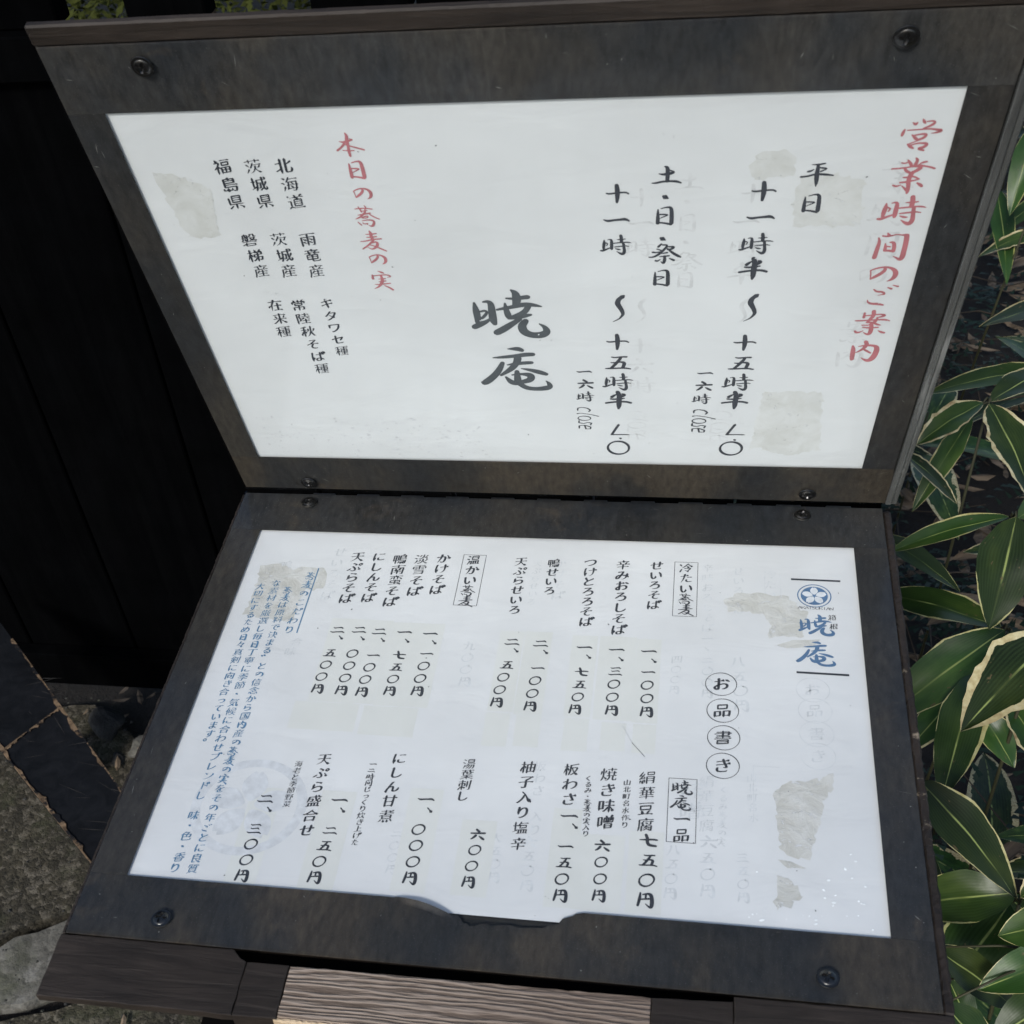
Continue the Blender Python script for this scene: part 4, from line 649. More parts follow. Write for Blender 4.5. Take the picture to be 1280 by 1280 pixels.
for x, y in ((30.4, -13.2), (387, -13.2), (387, -372.8), (30.4, -372.8)): put_screw(x, y, 0, 2.0)
for x, y in ((31.2, 365.7), (389, 365.7), (389, 16.6), (31.2, 16.6)): put_screw(x, y, PHI, 2.4)
# piano hinge between the boards
on_stand(mesh('hinge', *tube([(-.015, .004, -.009), (.44, .004, -.009)], .0025, 10), HINGE))
for k in range(12):
    x = .03 + k * .034
    on_stand(from_bm('hinge_knuckle', box_bm(x, x + .017, -.004, .002, -.0042, -.0012, .0004), HINGE))
# body under the boards
SB('apron', 30, 390, -378, -362, -160, -43, BODY, .001)
SB('apron', 30, 390, -40, -24, -160, -18, BODY, .001)
SB('apron', 24, 40, -361, -41, -160, -18, BODY, .001)
SB('apron', 380, 396, -361, -41, -160, -18, BODY, .001)
for x in (26, 352):
    for y in (-376, -66): SB('leg', x + 16.5, x + 58, y + 15, y + 55, -850, -18, BODY, .002)
SB('foot_rail', 60, 395, -215, -180, -700, -665, BODY, .002)

# ------------------------------------------------------------------ the two printed sheets
hours = empty('notice_sheet', (0, 0, 0), (PHI, 0, 0), label='white opening-hours sheet with red headings in the raised upper board', cat='notice')
menu = empty('menu_sheet', (0, 0, 0), label='white price list with yellowed stickers in the lower board', cat='menu')
def sheet_mesh(par, x0, x1, y0, y1, mat, z):
    vs, fs, uv = [], [], []; nx, ny = 60, 44
    for j in range(ny + 1):
        for i in range(nx + 1):
            x = x0 + (x1 - x0) * i / nx; y = y0 + (y1 - y0) * j / ny
            vs.append((x * MM, y * MM, z * MM))
    for j in range(ny):
        for i in range(nx): a = j * (nx + 1) + i; fs.append((a, a + 1, a + nx + 2, a + nx + 1))
    return mesh('paper', vs, fs, mat, par, smooth=True)
sheet_mesh(hours, -5, 426, 39, 342, PAPER_U, -1.8)
sheet_mesh(menu, -5, 425, -351.6, -38, PAPER_L, -1.8)
ZP = -1.8
for li, line in enumerate(LAYOUT.split('\n')):
    st, s, x0, y0, x1, y1, size = line.split('|'); x0, y0, x1, y1, size = map(float, (x0, y0, x1, y1, size))
    b_, style = st; n = len(s); V, F = [], []
    z = (ZP + (.03 if style == 'g' else .20)) * MM + (li % 5) * 1.2e-5 * (0 if style != 'g' else .3)
    for i, ch in enumerate(s):
        if ch == '　': continue
        t = i / (n - 1) if n > 1 else 0
        stl = style
        if ch in BIG and s == '暁庵一品': stl = 'B'
        jx = random.uniform(-.02, .02) * size; ox, oy = OFFS.get((s, i), (0, 0)) if style != 'g' else (0, 0)
        glyph(ch, x0 + (x1 - x0) * t + (ox * size / 100 if ox else jx), y0 + (y1 - y0) * t + oy * size / 100, size if stl != 'B' else size * .95, z, V, F, stl)
    if not V: continue
    o = mesh('lettering', V, F, INK['x' if style == 'X' else style], hours if b_ == 'U' else menu)
    if style == 'r': o['label'] = 'red heading lettering'
    elif style == 'b': o['label'] = 'small blue lettering'
    elif style == 'g': o['label'] = 'faint lettering of an older sheet showing through'
    elif style == 'X': o['label'] = 'large brush-written shop name'
    elif style == 'c': o['label'] = 'blue brush-written shop name'
def rect_line(x0, y0, x1, y1, hw, mat, par, nm='ruled_line', z=.16, **kw):
    d = Vector((x1 - x0, y1 - y0)); d.normalize(); px, py = -d.y * hw, d.x * hw; zz = (ZP + z) * MM
    return mesh(nm, [((x0 + px) * MM, (y0 + py) * MM, zz), ((x0 - px) * MM, (y0 - py) * MM, zz), ((x1 - px) * MM, (y1 - py) * MM, zz), ((x1 + px) * MM, (y1 + py) * MM, zz)], [(0, 1, 2, 3)], mat, par, **kw)
for bx in ((301.4, -61.8, 316.9, -114.3), (154.8, -61.5, 170.8, -112.4), (303.9, -248.9, 320.0, -294.0)):
    x0, y0, x1, y1 = bx; h_ = .17; V, F = [], []
    for (a, b, c, d) in ((x0 - h_, y0 + h_, x1 + h_, y0 - h_), (x0 - h_, y1 + h_, x1 + h_, y1 - h_), (x0 - h_, y0 - h_, x0 + h_, y1 + h_), (x1 - h_, y0 - h_, x1 + h_, y1 + h_)):
        k = len(V); V += [(a * MM, b * MM, (ZP + .16) * MM), (a * MM, d * MM, (ZP + .16) * MM), (c * MM, d * MM, (ZP + .16) * MM), (c * MM, b * MM, (ZP + .16) * MM)]; F.append((k, k + 1, k + 2, k + 3))
    mesh('heading_frame', V, F, INK['k'], menu)
rect_line(378, -75.0, 409.7, -75.4, .85, INK['k'], menu); rect_line(378.9, -159.6, 410.4, -160.1, .85, INK['k'], menu)
rect_line(53.0, -80.7, 52.4, -145.3, .45, INK['b'], menu)
rect_line(361, -70, 361, -112, .12, INK['g'], menu, z=.03); rect_line(371, -70, 371, -100, .12, INK['g'], menu, z=.03)
for bx in ((352, -236, 361, -270),): rect_line(bx[0], bx[1], bx[0], bx[3], .15, INK['g'], menu, z=.03); rect_line(bx[0], bx[1], bx[2] + 6, bx[1], .15, INK['g'], menu, z=.03)
def disc(cx, cy, r0, r1, z, V, F, n=64):
    k = len(V)
    for i in range(n):
        a = 2 * math.pi * i / n; c, s_ = math.cos(a), math.sin(a)
        V.append(((cx + r0 * c) * MM, (cy + r0 * s_) * MM, z)); V.append(((cx + r1 * c) * MM, (cy + r1 * s_) * MM, z))
    for i in range(n): j = (i + 1) % n; F.append((k + 2 * i, k + 2 * i + 1, k + 2 * j + 1, k + 2 * j))
def petal(cx, cy, ang, r0, r1, w_, z, V, F):
    k = len(V); pts = []
    for i in range(9): t = i / 8; pts.append((r0 + (r1 - r0) * t, w_ * math.sin(math.pi * min(1, t * .93 + .02)) ** .75))
    out = pts + [(r1 - (r1 - r0) * .10, 0)] + [(a, -b) for a, b in pts[::-1]]
    for a, b in out: V.append(((cx + a * math.cos(ang) - b * math.sin(ang)) * MM, (cy + a * math.sin(ang) + b * math.cos(ang)) * MM, z))
    F.append(tuple(range(k, k + len(out))))
def emblem(cx, cy, R_, mring, mfield, mpetal, nm, thin):
    V, F = [], []; disc(cx, cy, R_ * (1 - thin), R_, (ZP + .07) * MM, V, F); mesh(nm + '_ring', V, F, mring, menu)
    V, F = [], []; disc(cx, cy, .001, R_ * .79, (ZP + .07) * MM, V, F)
    if mfield: mesh(nm + '_field', V, F, mfield, menu)
    V, F = [], []
    for i in range(5): petal(cx, cy, math.pi / 2 + i * 2 * math.pi / 5, R_ * .10, R_ * .74, R_ * .225, (ZP + .10) * MM, V, F)
    mesh(nm + '_petals', V, F, mpetal, menu)
WHITEP = mat_plain('white_petal', (.69, .705, .725), .5)
emblem(392.4, -90.2, 10.9, INK['c'], INK['c'], WHITEP, 'emblem', .07)
emblem(57.8, -290.0, 35.5, INK['w'], None, INK['w'], 'watermark', .17)
# price stickers and their lower, older strips
def patch(x0, y0, x1, y1, mat, par, nm, z, jit=.5, n=6, **kw):
    c = [(x0, y0), (x1, y0), (x1, y1), (x0, y1)]; poly = []
    for (a, b), (c_, d) in zip(c, c[1:] + c[:1]):
        for k in range(n): t = k / n; poly.append((a + (c_ - a) * t + random.uniform(-jit, jit) * .5, b + (d - b) * t + random.uniform(-jit, jit) * .5))
    zz = (ZP + z) * MM
    return mesh(nm, [(a * MM, b * MM, zz) for a, b in poly], [tuple(range(len(poly)))], mat, par, **kw)
S_ = [(238, -206, 254.5, -135.8), (256, -207, 279.8, -135.5), (279.9, -208, 295.4, -136.6), (207, -206.6, 224.8, -134.2), (190.3, -205, 206.3, -134.6),
      (74, -204.8, 117, -129.8), (117.2, -205.5, 152.5, -131),
      (255.5, -342.5, 281, -292.5), (283.5, -342, 302.8, -288), (239.5, -342.5, 256, -276), (187.5, -340, 208, -288.5), (153.5, -340.6, 173.5, -268.5),
      (100.5, -343.5, 121.5, -274.5), (57, -345.2, 76, -275.5)]
for q in S_: patch(*q, TAPE, menu, 'price_sticker', .05 + random.random() * .02, .35)
for q in [(66, -228.5, 109, -205.3), (112, -230, 147, -206), (190.2, -233, 205.5, -206), (209.5, -232, 224.8, -207), (239, -233, 254.3, -207), (262, -231, 277, -209), (281, -231.5, 295, -209)]:
    patch(*q, TAPE, menu, 'older_sticker', .045, .5)
# adhesive residue
def blob(pts, mat, par, nm='glue_residue', z=.115, jit=1.5, **kw):
    poly = []
    for (a, b), (c, d) in zip(pts, pts[1:] + pts[:1]):
        m_ = max(2, int(math.hypot(c - a, d - b) / 2.2))
        for k in range(m_):
            t = k / m_; poly.append((a + (c - a) * t + random.gauss(0, jit * .5), b + (d - b) * t + random.gauss(0, jit * .5)))
    zz = (ZP + z) * MM
    bm = bmesh.new(); f = bm.faces.new([bm.verts.new((a * MM, b * MM, zz)) for a, b in poly]); f.normal_update()
    if f.normal.z < 0: bmesh.ops.reverse_faces(bm, faces=[f])
    bmesh.ops.triangulate(bm, faces=[f]); return from_bm(nm, bm, mat, par, **kw)
blob([(353.9, 287.5), (368.0, 289.1), (385.0, 283.7), (387.0, 254.0), (352.6, 254.1), (351.2, 273.3)], STAIN2, hours)
blob([(326.8, 293.2), (331.9, 302.4), (345.2, 303.4), (349.6, 298.5), (348.8, 287.7), (329.5, 285.1)], STAIN2, hours)
blob([(350.5, 120.4), (385.5, 120.9), (391.8, 61.7), (372.1, 55.0), (350.6, 63.1), (345.7, 59.5), (348.2, 90.2)], STAIN2, hours)
blob([(10.2, 299.1), (22.0, 297.2), (39.8, 285.9), (37.2, 269.0), (35.3, 252.6), (15.7, 251.7), (13.2, 272.4), (11.2, 286.6)], STAIN2, hours)
blob([(334.4, -97.7), (342.1, -89.6), (362.7, -90.0), (375.5, -90.8), (382.7, -104.0), (387.7, -105.2), (384.3, -129.4), (371.8, -128.8), (362.0, -130.3), (364.6, -120.4), (359.9, -109.0), (337.0, -108.1)], STAIN, menu)
blob([(363.5, -252.7), (371.2, -246.3), (389.1, -243.0), (397.0, -236.6), (397.8, -247.0), (390.6, -259.0), (387.7, -275.9), (382.5, -297.8), (371.9, -298.8), (365.6, -294.0), (364.8, -272.4)], STAIN, menu)
blob([(364.0, -310.9), (371.5, -313.3), (377.3, -323.9), (368.9, -329.7), (362.7, -332.8)], STAIN, menu)
blob([(364.2, -300.5), (371.8, -301.4), (379.3, -304.9), (369.6, -305.8)], STAIN, menu, jit=.3)
blob([(365.8, -137.6), (376.8, -132.0), (394.1, -130.2), (390.4, -136.8), (374.2, -139.2)], STAIN, menu, jit=.3)
blob([(9.6, -80.4), (23.7, -77.1), (34.2, -83.3), (39.2, -79.7), (57.1, -80.5), (61.3, -86.1), (61.7, -100.9), (47.8, -103.2), (46.9, -135.0), (35.1, -133.3), (20.6, -132.6), (10.5, -129.3), (12.1, -105.2)], STAIN, menu)
# hairline scratch and dirt specks
rect_line(274.6, -211.1, 281, -224, .13, INK['g'], menu, 'scratch', z=.3); rect_line(281, -224, 289.2, -234.3, .13, INK['k'], menu, 'scratch', z=.3)
def specks(par, rng, n, mat, seed, nm, r0=.15, r1=.5, z=.33, dens=None, **kw):
    rnd = random.Random(seed); V, F = [], []
    for _ in range(n):
        x, y = (rnd.uniform(rng[0], rng[1]), rnd.uniform(rng[2], rng[3])) if not dens else dens(rnd)
        r_ = rnd.uniform(r0, r1); k = len(V); st = rnd.uniform(1, 2.2); an = rnd.uniform(0, 3.1)
        for q in range(7):
            a = 2 * math.pi * q / 7; u, v = r_ * st * math.cos(a), r_ * math.sin(a)
            V.append(((x + u * math.cos(an) - v * math.sin(an)) * MM, (y + u * math.sin(an) + v * math.cos(an)) * MM, (ZP + z) * MM))
        F.append(tuple(range(k, k + 7)))
    return mesh(nm, V, F, mat, par, kind='stuff', **kw)
specks(hours, (5, 415, 48, 335), 60, INK['g'], 3, 'dirt_specks', .2, .6)
specks(hours, (8, 170, 46, 90), 230, INK['w'], 8, 'scuff_marks', .15, .8)
specks(hours, (5, 415, 48, 335), 14, INK['k'], 4, 'dirt_specks', .15, .35)
specks(menu, (5, 415, -340, -50), 22, INK['k'], 5, 'dirt_specks', .15, .4)
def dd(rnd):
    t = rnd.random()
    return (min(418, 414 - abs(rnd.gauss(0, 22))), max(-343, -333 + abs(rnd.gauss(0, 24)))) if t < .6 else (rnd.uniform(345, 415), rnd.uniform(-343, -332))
specks(menu, None, 30, mat_plain('white_glint_paint', (.97, .98, .98), .15, .5), 9, 'painted_sun_glints', .2, .75, z=.33, dens=dd)  # sun glints painted as flat near-white specks on the sheet

# ------------------------------------------------------------------ ground and paving
def mat_ground():
    m, n, l, b = new_mat('dark_leafy_soil')
    a = noise(n, l, 3, 6, .65); c1 = ramp(n, [(.3, (.006, .005, .004)), (.6, (.014, .011, .009)), (.8, (.025, .02, .015))]); l.new(a.outputs[0], c1.inputs[0])
    v = n.new('ShaderNodeTexVoronoi'); v.inputs['Scale'].default_value = 45; tc = n.new('ShaderNodeTexCoord'); l.new(tc.outputs['Object'], v.inputs[0])
    r2 = ramp(n, [(.0, .55), (1., 1.3)]); l.new(v.outputs['Color'], r2.inputs[0])
    l.new(mix(n, l, 1., c1.outputs[0], r2.outputs[0], 'MULTIPLY'), b.inputs['Base Color']); b.inputs['Roughness'].default_value = .95
    h = noise(n, l, 60, 6, .7); bump(n, l, h.outputs[0], .9, .02, b); return m
gv, gf = [], []
N_ = 60
def gc(i): t = (i / N_ - .5) * 2; return math.copysign(abs(t) ** 3.2, t) * 150
for j in range(N_ + 1):
    for i in range(N_ + 1):
        x, y = gc(i), gc(j); gv.append((x, y, ZG - .012 + (.012 * math.sin(x * 7 + 2) * math.sin(y * 6) if abs(x) < 8 and abs(y) < 8 else 0)))
for j in range(N_):
    for i in range(N_): a = j * (N_ + 1) + i; gf.append((a, a + 1, a + N_ + 2, a + N_ + 1))
mesh('ground', gv, gf, mat_ground(), smooth=True, kind='structure')
def mat_stone(name, c0, c1, c2, sc_=110):
    m, n, l, b = new_mat(name)
    tc = n.new('ShaderNodeTexCoord')
    v = n.new('ShaderNodeTexVoronoi'); v.inputs['Scale'].default_value = sc_; wp = noise(n, l, 90, 3, .6, vec=tc.outputs['Object']); va = n.new('ShaderNodeVectorMath'); va.operation = 'MULTIPLY_ADD'; va.inputs[1].default_value = (.02, .02, .02); l.new(wp.outputs['Color'], va.inputs[0]); l.new(tc.outputs['Object'], va.inputs[2]); l.new(va.outputs[0], v.inputs[0])
    sp = n.new('ShaderNodeSeparateColor'); l.new(v.outputs['Color'], sp.inputs[0])
    r1 = ramp(n, [(.1, c0), (.6, c1), (.95, c2)]); l.new(sp.outputs[0], r1.inputs[0])
    g = noise(n, l, 6, 6, .7, vec=tc.outputs['Object']); r2 = ramp(n, [(.3, .55), (.7, 1.35)]); l.new(g.outputs[0], r2.inputs[0])
    c = mix(n, l, 1., r1.outputs[0], r2.outputs[0], 'MULTIPLY')
    g3 = noise(n, l, 60, 6, .75, vec=tc.outputs['Object']); r3 = ramp(n, [(.3, .5), (.7, 1.4)]); l.new(g3.outputs[0], r3.inputs[0])
    c = mix(n, l, .8, c, r3.outputs[0], 'MULTIPLY')
    mo = noise(n, l, 10, 5, .7, vec=tc.outputs['Object']); r4 = ramp(n, [(.50, 0.), (.68, .55)]); l.new(mo.outputs[0], r4.inputs[0])
    c = mix(n, l, r4.outputs[0], c, (.035, .042, .014))
    l.new(c, b.inputs['Base Color']); b.inputs['Roughness'].default_value = .9
    h = n.new('ShaderNodeMath'); h.operation = 'MULTIPLY_ADD'; h.inputs[1].default_value = -.8; l.new(v.outputs['Distance'], h.inputs[0]); l.new(g3.outputs[0], h.inputs[2])
    bump(n, l, h.outputs[0], .55, .005, b); return m
PEB = mat_stone('brown_pebbled_stone', (.020, .017, .009), (.042, .036, .022), (.10, .088, .066), 150)
PALE = mat_stone('pale_paving_stone', (.11, .106, .09), (.14, .135, .115), (.18, .175, .155), 60)
pav = empty('paving', (-.7, .0, ZG), kind='structure')
def slab(poly, mat, h=.012, **kw):
    pts = []
    for (a, b), (c, d) in zip(poly, poly[1:] + poly[:1]):
        m_ = max(2, int(math.hypot(c - a, d - b) / .03))
        for k in range(m_): t = k / m_; pts.append((a + (c - a) * t + random.gauss(0, .0035), b + (d - b) * t + random.gauss(0, .0035)))
    o = prism('paving_stone', [(x + .7, y) for x, y in pts], -.02, h, mat, pav, **kw)
    return o
slab([(-1.5, -.42), (-1.5, .47), (-.6, .47), (-.33, .30), (-.30, .07), (-.44, .13), (-.535, .085), (-.62, .0), (-.85, -.25)], PEB, .012, label='brown pebbly paving stone')
slab([(-.63, -.012), (-.60, -.065), (-.55, -.055), (-.475, -.022), (-.40, .02), (-.36, .075), (-.44, .118), (-.53, .072)], PALE, .014, label='pale grey paving stone')
slab([(-.84, -.27), (-.95, -.6), (-.3, -.9), (.05, -.5), (-.05, -.1), (-.25, .03), (-.345, .06), (-.39, .005), (-.46, -.038), (-.54, -.07), (-.62, -.085)], PEB, .011, label='brown pebbly paving stone nearest the camera')
slab([(-.28, .06), (-.31, .3), (-.1, .42), (.3, .42), (.35, .0), (.05, -.12), (-.2, .04)], PEB, .010, label='brown pebbly paving stone under the stand')
# rubble at the foot of the fence
GREY = mat_stone('grey_stone', (.02, .02, .019), (.033, .033, .031), (.05, .05, .047), 40)
def rock(x, y, s, mat, hz=.5, label='', z=0.):
    bm = bmesh.new(); bmesh.ops.create_icosphere(bm, subdivisions=3, radius=1)
    rr = random.Random(int(x * 9973 + y * 771)); d = [Vector([rr.uniform(-1, 1) for _ in range(3)]).normalized() for _ in range(9)]
    for v in bm.verts:
        k = 1.
        for q in d: k -= max(0, v.co.dot(q) - .62) * .7
        v.co = Vector((v.co.x * s * k, v.co.y * s * k * .8, v.co.z * s * hz * k))
    o = from_bm('stone', bm, mat, smooth=False, label=label, cat='stone', group='stones at the foot of the black fence'); o.location = (x, y, ZG + s * hz * .6 + z); o.rotation_euler = (0, 0, rr.uniform(0, 3))
rock(-.555, .44, .045, GREY, .5, 'flat dim grey stone against the black fence foot')
rock(-.50, .40, .030, PALE, .5, 'small pale stone just left of the lower board edge')
rock(-.475, .36, .024, PALE, .5, 'small whitish stone half hidden by the lower board')
rock(-.52, .37, .020, GREY, .6, 'small mossy stone between the plank bench and the pale stones')
rock(-.60, .40, .026, GREY, .5, 'dark grey stone next to the plank bench')
V, F = [], []; rgt = random.Random(12)
for _ in range(420):
    x = rgt.uniform(-1.0, -.25); y = rgt.uniform(-.3, .5); s_ = rgt.uniform(.0008, .0028); k = len(V); z = ZG + .013
    for u, v, q in ((-1, -1, 0), (1, -.8, 0), (1.1, 1, 0), (-.8, .9, 0), (0, 0, 1.1)): V.append((x + u * s_ * rgt.uniform(.7, 1.2), y + v * s_ * rgt.uniform(.7, 1.2), z + q * s_))
    F += [(k, k + 1, k + 4), (k + 1, k + 2, k + 4), (k + 2, k + 3, k + 4), (k + 3, k, k + 4)]
mesh('grit', V, F, GREY, None, kind='stuff', label='loose grit scattered over the paving stones', cat='grit')
V, F = [], []
for _ in range(55):
    x = rgt.uniform(-1.0, -.35); y = rgt.choice((rgt.uniform(-.3, .5), rgt.uniform(.38, .52))); s_ = rgt.uniform(.004, .012); a = rgt.uniform(0, 6.28); z = ZG + .018; k = len(V)
    for u, v in ((-1.6, 0), (-.6, .45), (.6, .4), (1.7, 0), (.5, -.45), (-.7, -.4)): V.append((x + s_ * (u * math.cos(a) - v * math.sin(a)), y + s_ * (u * math.sin(a) + v * math.cos(a)), z + s_ * abs(u) * .25))
    F.append((k, k + 1, k + 2, k + 3)); F.append((k, k + 3, k + 4, k + 5))
mesh('fallen_leaf_bits', V, F, DRY, None, kind='stuff', label='small dry leaf fragments lying on the paving by the fence', cat='leaf bits')
# ------------------------------------------------------------------ bench plank, lower left
bench = empty('plank_bench', (-.45, .2, ZG), label='low bench of scuffed black planks with tan worn edges, left of the menu stand', cat='bench')
A0, A1 = Vector((-.645, .424)), Vector((-.365, .147)); B0, B1 = Vector((-.547, .197)), Vector((-.364, .039))
def lerp(a, b, t): return a + (b - a) * t
def bench_plank(a0, a1, b0, b1, z0, z1, mat, nm='plank', **kw):
    p = [lerp(A0, A1, a0), lerp(A0, A1, a1), lerp(B0, B1, b1), lerp(B0, B1, b0)]
    return prism(nm, [(q.x + .45, q.y - .2) for q in p], z0 - ZG, z1 - ZG, mat, bench, **kw)
bench_plank(-.12, .548, -.55, .026, -.622, -.600, PLANK, label='black plank end beyond the scuffed joint')
bench_plank(.553, 1.75, .031, 2.1, -.622, -.6004, PLANK, label='long black plank with scratches')
def edge_wear(P0, P1, off, w0, seed, z=-.5985, nm='worn_edge', a=0., b=1.):
    rr = random.Random(seed); V, F = [], []; n = 70; d = (P1 - P0).normalized(); nn = Vector((-d.y, d.x)) * off
    for i in range(n + 1):
        p = lerp(P0, P1, a + (b - a) * i / n); wv = w0 * max(.06, .35 + .18 * rr.gauss(0, 1) + .30 * math.sin(i * .21 + seed) + .25 * math.sin(i * .77 + seed * 2))
        for q in (p - nn * .0012, p + nn * wv): V.append((q.x + .45, q.y - .2, z - ZG))
        V.append((p.x - nn.x * .0012 + .45, p.y - nn.y * .0012 - .2, z - .006 - ZG))
    for i in range(n): k = i * 3; F.append((k, k + 1, k + 4, k + 3)); F.append((k + 2, k, k + 3, k + 5))
    mesh(nm, V, F, TAN, bench)
edge_wear(A0, A1, -1, .0065, 3, a=.12, b=1.6)
edge_wear(B0, B1, 1, .0055, 8, a=-.1, b=1.7)
J0, J1 = lerp(A0, A1, .549), lerp(B0, B1, .027)
edge_wear(J0, J1, 1, .006, 14, z=-.5988)
rs = random.Random(4); V, F = [], []
for _ in range(26):
    p = lerp(lerp(A0, A1, rs.uniform(0, 1.5)), lerp(B0, B1, rs.uniform(0, 1.6)), rs.uniform(.08, .92)); a = rs.uniform(-.9, .5); L = rs.uniform(.008, .05); d = Vector((math.cos(a), math.sin(a))) * L; nn = Vector((-d.y, d.x)).normalized() * rs.uniform(.0002, .0005); k = len(V)
    for q in (p, p + d * .5 + nn, p + d, p + d * .5 - nn): V.append((q.x + .45, q.y - .2, -.5992 - ZG))
    F.append((k, k + 3, k + 2, k + 1))
mesh('scratch_marks', V, F, mat_plain('grey_scratch', (.045, .043, .04), .7), bench, kind='stuff')
prism('bench_leg', [(.03, -.10), (.10, -.17), (.13, -.14), (.06, -.07)], 0, .225, PLANK, bench)
prism('bench_leg', [(-.17, .12), (-.12, .07), (-.09, .10), (-.14, .15)], 0, .225, PLANK, bench)
# ------------------------------------------------------------------ fence behind
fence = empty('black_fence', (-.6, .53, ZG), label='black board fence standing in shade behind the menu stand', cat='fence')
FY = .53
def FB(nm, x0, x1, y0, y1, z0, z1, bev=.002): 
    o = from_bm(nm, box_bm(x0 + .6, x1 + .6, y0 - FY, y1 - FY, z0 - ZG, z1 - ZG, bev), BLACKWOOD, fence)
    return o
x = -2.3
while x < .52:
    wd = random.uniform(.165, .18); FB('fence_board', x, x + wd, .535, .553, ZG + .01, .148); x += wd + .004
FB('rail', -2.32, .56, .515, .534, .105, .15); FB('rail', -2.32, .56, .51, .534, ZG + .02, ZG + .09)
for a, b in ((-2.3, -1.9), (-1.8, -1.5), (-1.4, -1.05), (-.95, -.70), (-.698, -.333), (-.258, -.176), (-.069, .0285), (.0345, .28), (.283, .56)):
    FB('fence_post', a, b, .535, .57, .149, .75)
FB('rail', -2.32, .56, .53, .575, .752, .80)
# ------------------------------------------------------------------ bamboo grass
def mat_leaf():
    m, n, l, b = new_mat('bamboo_leaf')
    tc = n.new('ShaderNodeTexCoord'); sep = n.new('ShaderNodeSeparateXYZ'); l.new(tc.outputs['UV'], sep.inputs[0])
    oi = n.new('ShaderNodeObjectInfo')
    at = n.new('ShaderNodeAttribute'); at.attribute_type = 'OBJECT'; at.attribute_name = 'margin'
    def M(op, a, b_=None, c=None):
        q = n.new('ShaderNodeMath'); q.operation = op
        for k, v in enumerate((a, b_, c)):
            if v is None: continue
            if isinstance(v, (int, float)): q.inputs[k].default_value = v
            else: l.new(v, q.inputs[k])
        return q.outputs[0]
    v = M('MULTIPLY_ADD', sep.outputs[1], 2., -1.); av = M('ABSOLUTE', v)
    add = n.new('ShaderNodeVectorMath'); add.operation = 'ADD'; l.new(tc.outputs['Object'], add.inputs[0])
    rv = n.new('ShaderNodeCombineXYZ'); l.new(M('MULTIPLY', oi.outputs['Random'], 37.), rv.inputs[0]); l.new(rv.outputs[0], add.inputs[1])
    vec = add.outputs[0]
    base = noise(n, l, 22, 4, .6, vec=vec, scl=(.4, 1, 1)); r0 = ramp(n, [(.32, (.008, .023, .002)), (.52, (.018, .046, .004)), (.70, (.050, .090, .009))]); l.new(base.outputs[0], r0.inputs[0])
    c = r0.outputs[0]
    hue = n.new('ShaderNodeHueSaturation'); l.new(c, hue.inputs['Color']); l.new(M('MULTIPLY_ADD', oi.outputs['Random'], .95, .45), hue.inputs['Value']); l.new(M('MULTIPLY_ADD', oi.outputs['Random'], .05, .475), hue.inputs['Hue']); hue.inputs['Saturation'].default_value = .9
    c = hue.outputs[0]
    # parallel veins
    vn = M('SINE', M('MULTIPLY', sep.outputs[1], 110.)); c = mix(n, l, M('MULTIPLY_ADD', vn, .09, .09), c, (.05, .085, .03))
    # yellowish variegation streaks
    sn = noise(n, l, 30, 4, .6, vec=vec, scl=(.25, 2.2, 1)); r1 = ramp(n, [(.62, 0.), (.72, .7)]); l.new(sn.outputs[0], r1.inputs[0]); c = mix(n, l, M('MULTIPLY', r1.outputs[0], .4), c, (.12, .15, .03))
    # midrib
    mr = ramp(n, [(.0, 1.), (.022, .9), (.045, .0)]); l.new(av, mr.inputs[0]); mn = noise(n, l, 18, 2, .5, vec=vec); r2 = ramp(n, [(.42, .12), (.56, 1.)]); l.new(mn.outputs[0], r2.inputs[0])
    c = mix(n, l, M('MULTIPLY', mr.outputs[0], r2.outputs[0]), c, (.24, .29, .09))
    # pale dried margin, wider on some leaves and near the tip
    en = noise(n, l, 60, 5, .7, vec=vec); lf = noise(n, l, 14, 2, .5, vec=vec); e1 = M('ADD', M('MULTIPLY_ADD', en.outputs[0], .12, av), M('MULTIPLY_ADD', lf.outputs[0], .62, -.33)); tip = M('POWER', sep.outputs[0], 6.)
    lim = M('SUBTRACT', M('SUBTRACT', 1.06, M('MULTIPLY', M('POWER', at.outputs['Fac'], 2.), .20)), M('MULTIPLY', tip, M('MULTIPLY', at.outputs['Fac'], .22)))
    edge = M('GREATER_THAN', e1, lim)
    dry = noise(n, l, 90, 4, .6, vec=vec); r3 = ramp(n, [(.3, (.24, .17, .08)), (.5, (.44, .38, .20)), (.7, (.58, .53, .33))]); l.new(dry.outputs[0], r3.inputs[0])
    bs = noise(n, l, 130, 3, .7, vec=vec, scl=(.5, 1, 1)); r7 = ramp(n, [(.66, 0.), (.70, .8)]); l.new(bs.outputs[0], r7.inputs[0]); c = mix(n, l, r7.outputs[0], c, (.10, .075, .035))
    mg = M('SMOOTH_MIN', M('MULTIPLY', at.outputs['Fac'], 1.2), 1., .1); dc = mix(n, l, mg, (.26, .29, .075), r3.outputs[0]); c = mix(n, l, edge, c, dc)
    l.new(c, b.inputs['Base Color']); b.inputs['Roughness'].default_value = .36; b.inputs['Specular IOR Level'].default_value = .28
    hh = M('MULTIPLY_ADD', vn, .02, base.outputs[0]); bump(n, l, hh, .22, .002, b)
    return m
LEAF = mat_leaf()
STEM = mat_plain('leaf_stalk', (.035, .035, .016), .6); TWIG = mat_plain('dry_twig', (.05, .038, .027), .8)
